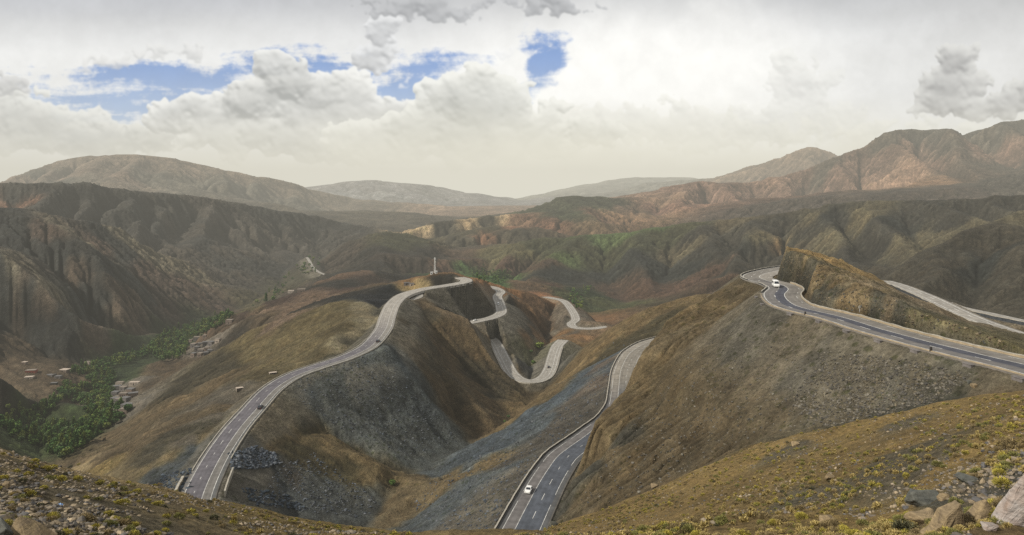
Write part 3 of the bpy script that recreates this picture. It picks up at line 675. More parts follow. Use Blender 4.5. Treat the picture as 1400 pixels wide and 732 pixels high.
# the land goes on to both sides of the surveyed fan and behind the viewpoint
def apron(side):
    e = 0 if side < 0 else len(us)-1; rows = np.unique(np.concatenate([np.arange(0, len(ls), 6), [len(ls)-1]])); K = 22
    f = np.concatenate([[0], np.cumsum(1.22**np.arange(K-1))]); f = f/f[-1]*2.2
    Y = np.exp(ls[rows])[:, None]; X0 = Xf[0, e]*Y; X = X0+side*f[None]*(Y+6); dx = np.abs(X-X0)
    sl = np.clip((Zf[rows, e]-Zf[rows, e-side*20])[:, None]/(20*DU/F*Y), -.35, .35)
    Z = Zf[rows, e][:, None]+sl*dx*np.exp(-dx/(Y*.35+12))+np.minimum(dx*.05, Y*.012)*fbm(X/(Y*.2+3), Y/(Y*.2+3)+X*0, 4, 77)
    i = np.arange(Z.size).reshape(Z.shape); Q = np.stack([i[:-1, :-1], i[:-1, 1:], i[1:, 1:], i[1:, :-1]], -1).reshape(-1, 4)
    if side < 0: Q = Q[:, ::-1]
    Cc = np.repeat(Col[rows, e][:, None], K, 1)*(1+.2*fbm(X/(Y*.1+2), Y/(Y*.1+2)+X*0, 4, 78))[..., None]
    nm = 'outer_terrain'; tag(link(bpy.data.objects.new(nm, np_mesh(nm, np.stack([X, Y+0*X, Z], -1).reshape(-1, 3), Q, True, [M_mid], None, np.clip(Cc, .01, .7).reshape(-1, 3)))), kind='structure')
apron(-1); apron(1)
bx = np.linspace(-60, 60, 121); by = np.linspace(7.0, -60, 68); BX, BY = np.meshgrid(bx, by)
zrow = np.interp(bx, np.concatenate([[-60], Xf[0]*7.0, [60]]), np.concatenate([[-7.5], Zf[0], [-4.5]]))
BZ = zrow[None]+(7.0-BY)*.04+np.minimum(1, (7.0-BY)/4)*.5*fbm(BX/7, BY/7, 4, 79)
i = np.arange(BZ.size).reshape(BZ.shape); Q = np.stack([i[:-1, :-1], i[1:, :-1], i[1:, 1:], i[:-1, 1:]], -1).reshape(-1, 4)
tag(link(bpy.data.objects.new('viewpoint_ground', np_mesh('viewpoint_ground', np.stack([BX, BY, BZ], -1).reshape(-1, 3), Q, True, [M_near], None, np.tile(Col[0].mean(0), (BZ.size, 1))))), kind='structure')
print('ground', time.time()-T0)

# ------------------------------------------------------------------ light, sky, haze, camera
SUN_EL, SUN_AZ = 38, -112      # degrees; azimuth counted to the right of straight ahead
sd = Vector((math.sin(math.radians(SUN_AZ))*math.cos(math.radians(SUN_EL)), math.cos(math.radians(SUN_AZ))*math.cos(math.radians(SUN_EL)), math.sin(math.radians(SUN_EL))))
sun = bpy.data.lights.new('sun', 'SUN'); sun.energy = 4.3; sun.angle = math.radians(3); sun.color = (1, .94, .84)
so = link(bpy.data.objects.new('sun', sun)); so.rotation_euler = sd.to_track_quat('Z', 'Y').to_euler(); so.location = sd*300

w = bpy.data.worlds.new('World'); sc.world = w; w.use_nodes = True; nt = w.node_tree; lk = nt.links.new
for n in list(nt.nodes): nt.nodes.remove(n)
# cloud layers computed from noise on a (bearing, height) sheet of sky
def cloud_sheet():
    su = np.arange(-300, 1700, 1.0, dtype=np.float32); sv = np.arange(290, -200, -1.0, dtype=np.float32)
    u, v = np.meshgrid(su, sv)
    def el(cu, cv, ru, rv, tilt=0, uu=None, vv=None):
        uu = u if uu is None else uu; vv = v if vv is None else vv
        t = math.radians(tilt); dx = uu-cu; dy = -(vv-cv)
        return 1-np.sqrt(((dx*math.cos(t)+dy*math.sin(t))/ru)**2+((-dx*math.sin(t)+dy*math.cos(t))/rv)**2)
    w1 = fbm(u/90, v/90, 5, 201, .55); w2 = fbm(u/90+7, v/90+3, 5, 207, .55)
    fine = fbm(u/26, v/26, 6, 211, .58)
    uw = u+w1*26+fine*7; vw = v+w2*18+fine*6
    # high veil: grey above, white in the middle, pale and warm near the horizon
    st = fbm(u/340+w1*.3, v/110, 5, 221, .55)
    up = smooth(95, -30, v+18*st)[..., None]
    col = np.array([.86, .865, .86])*(1-up)+np.array([.49, .50, .52])*up
    col = col*(1-.13*smooth(-.1, .6, st)[..., None])
    gl = smooth(-.1, .75, el(870, 120, 340, 160, 0)+.12*w1)[..., None]; col = col*(1-gl)+gl*np.array([.985, .98, .95])
    rt = smooth(1150, 1500, u)[..., None]*.45; col = col*(1-rt)+rt*np.array([.60, .60, .60])
    tl = (smooth(40, 0, v)*smooth(700, 200, u))[..., None]*.35; col = col*(1-tl)+tl*np.array([.52, .54, .60])
    # openings of blue sky
    streak = fbm(u/150+w1*.4, v/17+w2*.4, 5, 231, .6)
    fin0 = fbm(u/11, v/9, 4, 241, .6); H = np.full(u.shape, -9.)
    for e in [(250, 104, 240, 26, 6), (350, 84, 70, 15, 0), (150, 144, 110, 14, 0), (565, 118, 85, 44, 10), (738, 86, 24, 48, -28), (728, 60, 30, 14, -20), (440, 84, 50, 8, 0), (150, 158, 60, 10, 0), (95, 182, 60, 12, 0), (240, 140, 80, 30, 0)]:
        H = np.maximum(H, el(*e, uw, vw)*min(1.2, e[3]/22))
    hol = smooth(-.1, .72, H+.85*streak*smooth(620, 480, u)+.55*streak*smooth(480, 620, u)+.38*fine+.30*fin0)*.93
    blue = np.array([.12, .27, .61])*(1-smooth(60, 190, v)[..., None])+np.array([.37, .50, .70])*smooth(60, 190, v)[..., None]
    a = hol[..., None]; col = col*(1-a)+a*blue
    # heaped clouds, far to near: each is many round puffs piled inside a rough outline
    def heap(E, npuff, rmin, rmax, seed, c_hi, c_lo, alpha=.97, base=None, soft=.10, fluff=1.0):
        nonlocal col
        g = np.random.default_rng(seed); Hh = np.full(u.shape, -1., np.float32)
        area = np.array([e[2]*e[3] for e in E], float); area /= area.sum()
        for k in range(npuff):
            e = E[g.choice(len(E), p=area)]; a = g.uniform(0, 2*math.pi); q = g.uniform(0, 1)**.5
            t = math.radians(e[4] if len(e) > 4 else 0); dx = math.cos(a)*q*e[2]; dy = math.sin(a)*q*e[3]
            cx = e[0]+dx*math.cos(t)-dy*math.sin(t); cy = e[1]-(dx*math.sin(t)+dy*math.cos(t)); r = (rmin+(rmax-rmin)*g.random()**1.6)*(1.15-.5*q)
            if base is not None and cy+r*.6 > base: cy = base-r*.6-g.uniform(0, 4)
            i0 = int(np.clip(290-(cy+r*1.7), 0, u.shape[0])); i1 = int(np.clip(290-(cy-r*1.7), 0, u.shape[0])); j0 = int(np.clip(cx-r*1.9+300, 0, u.shape[1])); j1 = int(np.clip(cx+r*1.9+300, 0, u.shape[1]))
            if i1 <= i0 or j1 <= j0: continue
            s = np.s_[i0:i1, j0:j1]
            X_ = u[s]+w1[s]*16+(fine[s]*15+fin3[s]*7)*fluff-cx; Y_ = v[s]+w2[s]*12+(fin2[s]*14+fin4[s]*7)*fluff-cy
            rr = (X_/(r*1.25))**2+(Y_/r)**2
            h = np.where(rr < 1, np.sqrt(np.maximum(0, 1-rr))*r*.9+(1-q)*14, -1)
            # soft maximum keeps the creases from being knife-sharp
            A = Hh[s]; Hh[s] = np.where(A < 0, h, np.where(h < 0, A, np.maximum(A, h)+2.5*np.exp(-np.abs(A-h)/3)))
        m0 = (Hh > 0).astype(np.float32); Hs = np.where(Hh > 0, Hh, 0)+(2.0*fine+.4*fin3+5*w1)*m0
        Hs = blur(Hs, 4); m = blur(m0, 4)
        gv = np.gradient(Hs, axis=0); gu = np.gradient(Hs, axis=1)      # rows run upward
        nx, ny, nz = -gu*.8, -gv*.8, 1.0
        nl = (nx*.22+ny*.80+nz*.42)/np.sqrt(nx*nx+ny*ny+1)
        Hb = blur(Hs[::2, ::2], 22); Hb = np.repeat(np.repeat(Hb, 2, 0), 2, 1)[:u.shape[0], :u.shape[1]]
        thick = smooth(4, 30, Hb)
        q = np.clip(.72+.60*(nl-.30)-.42*thick+.22*smooth(12, 0, Hb)+.22*w1, 0, 1)
        q = blur(q, 2)[..., None]; c = np.array(c_hi)*q+np.array(c_lo)*(1-q)
        mm = (smooth(.12, .25+6*soft, m+.09*fin3+.08*fine*fluff)*alpha*smooth(0, .15, m))[..., None]; col = col*(1-mm)+mm*c
    fin2 = fbm(u/26+40, v/26+9, 6, 217, .58); fin3 = fbm(u/9, v/9, 4, 218, .6); fin4 = fbm(u/9+30, v/9, 4, 219, .6)
    col = col*(1+.03*fine)[..., None]
    heap([(1090, 112, 44, 26), (1080, 165, 105, 22)], 90, 9, 24, 301, (.86, .86, .82), (.52, .52, .50), .55, None, .16, 1.6)
    heap([(900, 168, 120, 22), (820, 178, 120, 22), (990, 185, 160, 14), (1260, 180, 160, 14)], 200, 8, 22, 311, (.86, .85, .78), (.55, .55, .50), .55, None, .16, 1.6)
    heap([(20, 168, 120, 22), (-60, 150, 120, 34), (100, 188, 150, 20), (200, 190, 160, 16), (55, 140, 14, 16)], 380, 5, 22, 341, (.84, .84, .80), (.36, .37, .37), .93, None, .12)
    heap([(395, 108, 26, 32), (440, 128, 95, 30), (335, 142, 90, 20, 18), (480, 165, 170, 34), (250, 158, 44, 14), (450, 190, 220, 24), (375, 90, 12, 14)], 620, 5, 26, 321, (.90, .90, .87), (.33, .34, .34), .97, None, .10)
    heap([(650, 185, 200, 26), (650, 150, 84, 44), (700, 150, 70, 28), (610, 182, 150, 24), (655, 118, 34, 16)], 560, 5, 26, 331, (.90, .90, .85), (.37, .38, .36), .96, None, .10)
    heap([(560, 105, 14, 6, 15), (690, 70, 12, 6)], 14, 4, 9, 335, (.92, .92, .92), (.7, .72, .75), .8, None, .2, 1.6)
    heap([(525, 42, 18, 16, 18), (520, 66, 22, 14), (508, 82, 26, 8)], 110, 4, 15, 351, (.80, .81, .82), (.33, .34, .36), .95, None, .12)
    heap([(205, 76, 70, 7, 10), (262, 64, 22, 7, 20), (150, 82, 40, 4, 6)], 60, 5, 12, 361, (.78, .78, .77), (.42, .43, .44), .85, None, .2, 1.5)
    heap([(10, 122, 36, 8, 12), (-50, 128, 40, 12)], 40, 6, 15, 371, (.66, .66, .66), (.36, .37, .38), .93, None, .15, 1.3)
    heap([(580, 8, 80, 10, -6), (500, 10, 26, 8, 10), (545, 18, 40, 8), (740, 4, 90, 6)], 190, 4, 13, 381, (.50, .51, .53), (.24, .25, .27), .9, None, .16, 1.5)
    heap([(1307, 82, 26, 24), (1303, 118, 46, 28), (1300, 145, 58, 10), (1372, 146, 50, 12), (1425, 125, 36, 30)], 360, 5, 20, 391, (.72, .72, .70), (.27, .27, .28), .97, 160, .10)
    # the low sky dissolves into a warm veil
    lo = smooth(132, 240, v+26*st)[..., None]*.93
    wr = smooth(-100, 800, u)[..., None]*(1-.35*smooth(1000, 1500, u)[..., None])
    warm = np.array([.66, .65, .58])*(1-wr)+np.array([.79, .765, .65])*wr
    tex = (1+.05*fine*smooth(262, 180, v))[..., None]
    col = (col*(1-lo)+lo*warm)*tex
    lin = np.clip(col, 0, 1)
    img = bpy.data.images.new('cloud_sheet', len(su), len(sv), float_buffer=True); img.colorspace_settings.name = 'Non-Color'
    px_ = np.ones((len(sv), len(su), 4), np.float32); px_[..., :3] = lin
    img.pixels.foreach_set(px_.ravel()); img.update()
    return img, su, sv
img, su, sv = cloud_sheet()
tc = N(nt, 'ShaderNodeTexCoord'); sx = N(nt, 'ShaderNodeSeparateXYZ'); lk(tc.outputs['Generated'], sx.inputs[0])
ya = math_(nt, 'MAXIMUM', math_(nt, 'ABSOLUTE', sx.outputs[1]), .08)
Uc = math_(nt, 'DIVIDE', sx.outputs[0], ya); Vc = math_(nt, 'DIVIDE', sx.outputs[2], ya)
tu = math_(nt, 'ADD', math_(nt, 'MULTIPLY', Uc, F/(su[-1]-su[0])), (CU-su[0])/(su[-1]-su[0]))
tv = math_(nt, 'ADD', math_(nt, 'MULTIPLY', Vc, F/(sv[0]-sv[-1])), (sv[0]-CV)/(sv[0]-sv[-1]))
cb = N(nt, 'ShaderNodeCombineXYZ'); lk(tu, cb.inputs[0]); lk(tv, cb.inputs[1])
ti = N(nt, 'ShaderNodeTexImage', interpolation='Cubic', extension='EXTEND'); ti.image = img; lk(cb.outputs[0], ti.inputs[0])
sky = N(nt, 'ShaderNodeTexSky', sky_type='NISHITA', sun_disc=False); sky.sun_elevation = math.radians(SUN_EL); sky.sun_rotation = math.radians(SUN_AZ)
bgs = N(nt, 'ShaderNodeBackground'); lk(sky.outputs[0], bgs.inputs[0]); bgs.inputs[1].default_value = .05
bg = N(nt, 'ShaderNodeBackground'); lk(ti.outputs[0], bg.inputs[0]); bg.inputs[1].default_value = 1.15
ms = N(nt, 'ShaderNodeMixShader'); ms.inputs[0].default_value = .95; lk(bgs.outputs[0], ms.inputs[1]); lk(bg.outputs[0], ms.inputs[2])
wo = N(nt, 'ShaderNodeOutputWorld'); lk(ms.outputs[0], wo.inputs[0])
w.cycles.sampling_method = 'MANUAL'; w.cycles.sample_map_resolution = 512

# valley haze: thin warm air filling the valleys up to the summits
hm_, hnt, hb = mat('thin_haze'); hnt.nodes.remove(hb)
ab = N(hnt, 'ShaderNodeVolumeAbsorption', i_Density=SIG); ab.inputs[0].default_value = (0, 0, 0, 1)
em = N(hnt, 'ShaderNodeEmission'); em.inputs[0].default_value = (*HAZE, 1); em.inputs[1].default_value = SIG  # added glow stands in for daylight scattered by the haze
ad = N(hnt, 'ShaderNodeAddShader'); hnt.links.new(ab.outputs[0], ad.inputs[0]); hnt.links.new(em.outputs[0], ad.inputs[1])
hnt.links.new(ad.outputs[0], hnt.nodes['Material Output'].inputs['Volume'])
bm = bmesh.new(); bmesh.ops.create_cube(bm, size=1)
me = bpy.data.meshes.new('haze'); 
for v in bm.verts: v.co = (v.co.x*40000, v.co.y*27000+3000, (-420 if v.co.z < 0 else 560))
bm.to_mesh(me); me.materials.append(hm_); tag(link(bpy.data.objects.new('haze', me)), kind='stuff')

cam = bpy.data.cameras.new('camera'); co = link(bpy.data.objects.new('camera', cam)); co.location = (0, 0, 0); co.rotation_euler = (math.pi/2, 0, 0)
cam.sensor_width = 36; cam.lens = 36*F/1400; cam.shift_y = -(366-CV)/1400; cam.clip_start = .1; cam.clip_end = 60000
sc.camera = co
sc.view_settings.view_transform = 'Standard'; sc.view_settings.look = 'None'; sc.view_settings.exposure = 0; sc.view_settings.gamma = 1
sc.cycles.use_denoising = False; sc.cycles.sample_clamp_indirect = 2.0; sc.cycles.sample_clamp_direct = 6.0; sc.cycles.max_bounces = 4; sc.cycles.diffuse_bounces = 2; sc.cycles.volume_bounces = 0; sc.cycles.transparent_max_bounces = 8
sc.cycles.use_adaptive_sampling = True; sc.cycles.adaptive_threshold = .01
# ------------------------------------------------------------------ materials for built things
def flat_mat(name, col, rough=.85, metal=0, var=.25, scale=2.0, attr=False, spec=.3):
    m, nt, bs = mat(name); lk = nt.links.new
    geo = N(nt, 'ShaderNodeNewGeometry'); nz = N(nt, 'ShaderNodeTexNoise', i_Scale=scale, i_Detail=6.0, i_Roughness=.65); lk(geo.outputs['Position'], nz.inputs['Vector'])
    v = ramp(nt, nz.outputs[0], [(.3, 1-var), (.7, 1+var)])
    mx = N(nt, 'ShaderNodeMix', data_type='RGBA', blend_type='MULTIPLY', i_0=1.0)
    if attr:
        at = N(nt, 'ShaderNodeVertexColor', layer_name='Col'); lk(at.outputs[0], mx.inputs[6])
    else: mx.inputs[6].default_value = (*col, 1)
    lk(v, mx.inputs[7]); lk(mx.outputs[2], bs.inputs['Base Color'])
    bs.inputs['Roughness'].default_value = rough; bs.inputs['Metallic'].default_value = metal; bs.inputs['Specular IOR Level'].default_value = spec
    return m
M_asph = flat_mat('asphalt', None, .9, var=.30, scale=.35, attr=True)
M_paint = flat_mat('road_paint', (.52, .51, .47), .7, var=.45, scale=.5)
M_conc = flat_mat('concrete', (.36, .33, .27), .9, var=.3, scale=.8)
M_beige = flat_mat('beige_kerb_paint', (.34, .27, .175), .9, var=.3, scale=.6)
M_darkw = flat_mat('dark_stone_wall', (.05, .055, .06), .95, var=.5, scale=1.2)
M_white = flat_mat('white_car_paint', (.78, .77, .73), .3, var=.03, spec=.5)
M_black = flat_mat('black_car_paint', (.025, .027, .033), .3, var=.05, spec=.5)
M_glass = flat_mat('car_glass', (.02, .025, .03), .08, var=.02, spec=.6)
M_tyre = flat_mat('tyre_rubber', (.02, .02, .02), .9, var=.1)
M_rim = flat_mat('wheel_rim', (.4, .4, .4), .4, .7, var=.05)
M_lamp = flat_mat('lamp_lens', (.75, .72, .62), .15, var=.05)
M_red = flat_mat('red_lens', (.35, .02, .015), .25, var=.05)
M_plate = flat_mat('pale_plate', (.6, .58, .5), .6, var=.05)
M_steel = flat_mat('galvanised_steel', (.42, .43, .43), .5, .3, var=.15)
M_adobe = flat_mat('adobe_wall', (.19, .145, .115), .95, var=.3, scale=.5)
M_stonew = flat_mat('grey_stone_wall', (.15, .135, .125), .95, var=.4, scale=.5)
M_redw = flat_mat('red_wall', (.26, .075, .05), .9, var=.25, scale=.5)
M_pale = flat_mat('pale_plaster', (.42, .35, .28), .9, var=.12, scale=.5)
M_roof = flat_mat('flat_mud_roof', (.21, .175, .14), .95, var=.25, scale=.6)
M_roofg = flat_mat('grey_roof', (.13, .125, .12), .95, var=.3, scale=.6)
M_door = flat_mat('dark_opening', (.03, .026, .022), .9, var=.1)
M_leaf = flat_mat('leaf', None, .8, var=.35, scale=.5, attr=True, spec=.2)
M_bush = flat_mat('bush_twigs', None, .85, var=.25, scale=3.0, attr=True, spec=.1)
M_trunk = flat_mat('bark', (.09, .07, .05), .95)
M_stone = flat_mat('loose_stone', None, .95, var=.35, scale=2.5, attr=True, spec=.15)
def rock_material(name, a, b, scale):
    m, nt, bs = mat(name); lk = nt.links.new; geo = N(nt, 'ShaderNodeTexCoord')
    n1 = N(nt, 'ShaderNodeTexNoise', i_Scale=scale, i_Detail=10.0, i_Roughness=.65, i_Distortion=.4); lk(geo.outputs['Object'], n1.inputs[0])
    mp = N(nt, 'ShaderNodeMapping'); lk(geo.outputs['Object'], mp.inputs[0]); mp.inputs['Scale'].default_value = (1, 1, 5); mp.inputs['Rotation'].default_value = (.5, .3, 0)
    n2 = N(nt, 'ShaderNodeTexNoise', i_Scale=scale*1.6, i_Detail=8.0, i_Roughness=.7); lk(mp.outputs[0], n2.inputs[0])
    mx = N(nt, 'ShaderNodeMix', data_type='RGBA'); lk(ramp(nt, n1.outputs[0], [(.35, 0), (.65, 1)]), mx.inputs[0]); mx.inputs[6].default_value = (*a, 1); mx.inputs[7].default_value = (*b, 1)
    m2 = N(nt, 'ShaderNodeMix', data_type='RGBA', blend_type='MULTIPLY', i_0=1.0); lk(mx.outputs[2], m2.inputs[6]); lk(ramp(nt, n2.outputs[0], [(.3, .55), (.5, 1.), (.7, 1.3)]), m2.inputs[7])
    lk(m2.outputs[2], bs.inputs['Base Color']); bs.inputs['Roughness'].default_value = .92; bs.inputs['Specular IOR Level'].default_value = .2
    bp = N(nt, 'ShaderNodeBump', i_Strength=.9, i_Distance=.05); lk(math_(nt, 'ADD', n1.outputs[0], n2.outputs[0]), bp.inputs['Height']); lk(bp.outputs[0], bs.inputs['Normal'])
    return m
M_rockt = rock_material('ochre_rock', (.30, .225, .125), (.15, .115, .075), 2.4)
M_rockg = rock_material('grey_green_rock', (.085, .09, .08), (.14, .135, .11), 1.8)
M_rockp = rock_material('pale_pink_rock', (.37, .335, .305), (.27, .20, .155), 2.0)

class MB:
    """collects boxes, prisms and tubes of one part"""
    def __init__(s): s.v = []; s.f = []; s.m = []
    def add(s, V, Fs, mi=0):
        b = len(s.v); s.v += [tuple(p) for p in V]; s.f += [tuple(b+i for i in f) for f in Fs]; s.m += [mi]*len(Fs)
    def box(s, x0, x1, y0, y1, z0, z1, mi=0, taper=0):
        V = [(x0, y0, z0), (x1, y0, z0), (x1, y1, z0), (x0, y1, z0), (x0+taper, y0+taper, z1), (x1-taper, y0+taper, z1), (x1-taper, y1-taper, z1), (x0+taper, y1-taper, z1)]
        s.add(V, [(0, 3, 2, 1), (4, 5, 6, 7), (0, 1, 5, 4), (1, 2, 6, 5), (2, 3, 7, 6), (3, 0, 4, 7)], mi)
    def tube(s, p, q, r0, r1=None, n=8, mi=0):
        r1 = r0 if r1 is None else r1; p = Vector(p); q = Vector(q); d = (q-p).normalized(); a = d.orthogonal().normalized(); b = d.cross(a)
        V = [p+(a*math.cos(2*math.pi*i/n)+b*math.sin(2*math.pi*i/n))*r0 for i in range(n)]+[q+(a*math.cos(2*math.pi*i/n)+b*math.sin(2*math.pi*i/n))*r1 for i in range(n)]
        s.add(V, [(i, (i+1) % n, n+(i+1) % n, n+i) for i in range(n)]+[tuple(range(n))[::-1], tuple(range(n, 2*n))], mi)
    def loft(s, rings, mi=0, cap=True):
        n = len(rings[0]); V = [p for r in rings for p in r]; Fs = []
        for k in range(len(rings)-1):
            for i in range(n): Fs.append((k*n+i, k*n+(i+1) % n, (k+1)*n+(i+1) % n, (k+1)*n+i))
        if cap: Fs += [tuple(range(n))[::-1], tuple(range((len(rings)-1)*n, len(rings)*n))]
        s.add(V, Fs, mi)
    def build(s, name, mats, parent=None, smooth_=False, bevel=0):
        me = bpy.data.meshes.new(name); me.from_pydata(s.v, [], s.f)
        for m in (mats if isinstance(mats, (list, tuple)) else [mats]): me.materials.append(m)
        for p, i in zip(me.polygons, s.m): p.material_index = i; p.use_smooth = smooth_
        o = link(bpy.data.objects.new(name, me), parent)
        if bevel:
            b = o.modifiers.new('bevel', 'BEVEL'); b.width = bevel; b.segments = 2; b.limit_method = 'ANGLE'
        return o
def copy_tree(o, parent=None):
    kids = [c for c in COL.objects if c.parent is o] if not hasattr(o, '_k') else o._k
    c = o.copy(); COL.objects.link(c); c.parent = parent
    for ch in kids: copy_tree(ch, c)
    return c

# ------------------------------------------------------------------ roads
def frame(key):
    c = ROADS[key]['c']; t = np.gradient(c[:, :2], axis=0)
    for _ in range(3): t[1:-1] = (t[:-2]+2*t[1:-1]+t[2:])/4
    t /= np.linalg.norm(t, axis=1)[:, None]; n = np.stack([t[:, 1], -t[:, 0]], 1)   # right-hand side
    return c, t, n
def strip_mesh(name, c, n, offs, dz, col=None, mats=(M_paint,), skirt=0):
    K = len(c); O = np.array(offs); M = len(O)
    V = np.zeros((K, M, 3)); V[..., 0] = c[:, None, 0]+n[:, None, 0]*O; V[..., 1] = c[:, None, 1]+n[:, None, 1]*O; V[..., 2] = c[:, None, 2]+np.asarray(dz)
    i = np.arange(K*M).reshape(K, M); Q = np.stack([i[:-1, :-1], i[:-1, 1:], i[1:, 1:], i[1:, :-1]], -1).reshape(-1, 4)
    return np_mesh(name, V.reshape(-1, 3), Q, False, mats, None, None if col is None else col.reshape(-1, 3))
LAY = {  # lanes (from, to, colour) and painted lines (offset, dashed, width) across the road, negative is left of travel away from the viewpoint
 'upper': ([(-6.0, -5.4, (.20, .185, .16)), (-5.4, -1.9, (.145, .135, .125)), (-1.9, 1.2, (.062, .064, .078)), (1.2, 5.0, (.17, .155, .135)), (5.0, 6.0, (.19, .175, .15))], [(-5.3, 0, .24), (-1.9, 1, .28), (1.25, 0, .26), (5.0, 1, .2)]),
 'lower': ([(-6.2, -5.0, (.085, .083, .08)), (-5.0, -1.7, (.135, .125, .118)), (-1.7, 5.0, (.072, .080, .094)), (5.0, 6.2, (.085, .085, .083))], [(-5.0, 2, .17), (-1.7, 0, .17), (1.6, 1, .18), (4.9, 2, .17)]),
 'left': ([(-6.0, -4.9, (.17, .16, .145)), (-4.9, 1.7, (.112, .104, .112)), (1.7, 4.9, (.15, .14, .125)), (4.9, 6.0, (.10, .10, .095))], [(-4.9, 0, .20), (-1.7, 1, .22), (1.7, 0, .22), (4.8, 0, .22)]),
}
NAMES = {'upper': 'upper_road', 'lower': 'lower_road', 'left': 'ridge_road', 'hairpin': 'hairpin_road', 'spur': 'spur_road', 'east': 'east_road', 'valley': 'valley_road', 'behind': 'back_road', 'behind2': 'far_back_road', 'loop': 'side_track'}
for key, r in ROADS.items():
    c, t, n = frame(key); w_ = r['w']/2; nm = NAMES[key]
    lanes, lines = LAY.get(key, ([(-w_, w_, (.27, .25, .215))], [] if key in ('loop', 'valley') else [(-w_+1, 0, .3), (-w_*.3, 1, .3), (w_*.3, 0, .3), (w_-1, 0, .3)]))
    offs = []; cols = []
    for a, b, cc in lanes:
        k = max(2, int((b-a)/.6)+1)
        for o in np.linspace(a, b, k): offs.append(o+(.002 if o == a else 0)); cols.append(cc)
    offs = [-w_-1.4, -w_-.5]+offs+[w_+.5, w_+1.4]; ec = (.13, .115, .095); cols = [ec, ec]+cols+[ec, ec]
    dz = [-1.8, -.02]+[0]*(len(offs)-4)+[-.02, -1.8]
    CO = np.array(cols)[None]*np.ones((len(c), 1, 1))
    far = smooth(400, 540, c[:, 1])[:, None, None]
    if key == 'left': CO = CO*(1-far)+far*np.array([.30, .275, .235])  # sun glare painted in: far stretch of asphalt fades to pale
    if key == 'lower': fr = smooth(290, 345, c[:, 1])[:, None, None]; CO = CO*(1-fr)+fr*np.array([.24, .215, .175])*np.where(np.array(offs)[None, :, None] > -1.7, .8, 1.0)
    if key == 'upper': fr = smooth(240, 285, c[:, 1])[:, None, None]; CO = CO*(1-fr)+fr*np.array([.22, .20, .17])*(.8+.4*(np.array(offs)[None, :, None] > 1))
    # tyre wear and patching along the lane
    O = np.array(offs); wear = 1+.10*np.cos((O[None]+3.3)*2*math.pi/1.75)+.12*fbm(c[:, :1]/9+O[None]*.4, c[:, 1:2]/9, 3, 401)
    CO = CO*wear[..., None]
    o = link(bpy.data.objects.new(nm, strip_mesh(nm, c, n, offs, dz, CO, (M_asph,)))); tag(o, kind='structure')
    segV = []; segF = []
    s = np.concatenate([[0], np.cumsum(np.linalg.norm(np.diff(c[:, :2], axis=0), axis=1))])
    for off, dash, lw in lines:
        for k in range(len(c)-1):
            if dash == 1 and (s[k] % 12.0) > 3.2: continue
            if dash == 2 and (s[k] % 26.0) > 20: continue
            for q in (k, k+1):
                for sgn in (-1, 1): segV.append((c[q, 0]+n[q, 0]*(off+sgn*lw/2), c[q, 1]+n[q, 1]*(off+sgn*lw/2), c[q, 2]+.03))
            b = len(segV)-4; segF.append((b, b+1, b+3, b+2))
    if segV: link(bpy.data.objects.new('lane_marking', np_mesh('lane_marking', segV, segF, False, (M_paint,))), o)

def wall_along(label, name, cat, key, off, y0, y1, h, th, m, top=None, gap=None, base=1.0, group=None, parts=False):
    c, t, n = frame(key); sel = [k for k in range(len(c)) if y0 <= c[k, 1] <= y1]
    if gap: sel = sel[gap[0]:gap[1]] if gap[1] else sel[gap[0]:]
    mb = MB(); rings = []; tp = []
    for j, k in enumerate(sel):
        a = c[k, :2]+n[k]*(off-th/2); b = c[k, :2]+n[k]*(off+th/2); z = c[k, 2]; hh = h*(1+.12*math.sin(j*1.7)+.1*random.uniform(-1, 1))
        rings.append([(a[0], a[1], z-base), (b[0], b[1], z-base), (b[0], b[1], z+hh), (a[0], a[1], z+hh)])
        a2 = c[k, :2]+n[k]*(off-th/2-.04); b2 = c[k, :2]+n[k]*(off+th/2+.04)
        tp.append([(a2[0], a2[1], z+hh+.004), (b2[0], b2[1], z+hh+.004), (b2[0], b2[1], z+hh+.16), (a2[0], a2[1], z+hh+.16)])
    if len(rings) < 2: return
    mb.loft(rings); o = mb.build(name, m); tag(o, label, cat, group)
    if top:
        mb = MB(); mb.loft(tp); mb.build('coping', top, o)
    return o
wall_along('low beige kerb along the outer edge of the upper road above the stony slope', 'roadside_kerb', 'kerb', 'upper', -6.3, 106, 228, .22, .22, M_beige)
wall_along('dark parapet with pale top round the outside of the upper hairpin bend', 'parapet_wall', 'wall', 'upper', -6.3, 229, 262, .4, .3, M_darkw, M_conc, base=2.2)
wall_along('dark parapet with pale top curving round the hilltop beyond the white van', 'parapet_wall', 'wall', 'upper', -6.3, 268, 350, .4, .3, M_darkw, M_conc, base=1.4)
wall_along('low pale yellow wall between the upper road and the rock outcrop', 'roadside_wall', 'wall', 'upper', 6.5, 90, 262, .45, .3, M_beige, M_conc)
wall_along('long dark retaining wall on the scree side of the lower road', 'retaining_wall', 'wall', 'lower', -6.8, 140, 450, .45, .35, M_darkw, M_conc, base=3.0)
wall_along('short low concrete wall on the cut side of the lower road where it bends away', 'roadside_wall', 'wall', 'lower', 6.6, 320, 420, .5, .4, M_conc)
wall_along('pale kerb along the valley side of the left ridge road', 'roadside_kerb', 'kerb', 'left', -6.4, 262, 440, .35, .35, M_conc)
wall_along('sunlit beige wall outside the sharp bend at the foot of the ridge road', 'bend_wall', 'wall', 'left', -8.2, 215, 256, .9, .8, M_beige, M_conc, base=1.2)
wall_along('pale kerb along the scree side of the left ridge road', 'roadside_kerb', 'kerb', 'left', 6.4, 270, 470, .4, .35, M_conc)
wall_along('short curved wall beside the gravel lay-by below the ridge road', 'layby_wall', 'wall', 'left', 9.2, 238, 262, .9, .5, M_conc, M_conc, base=1.5)
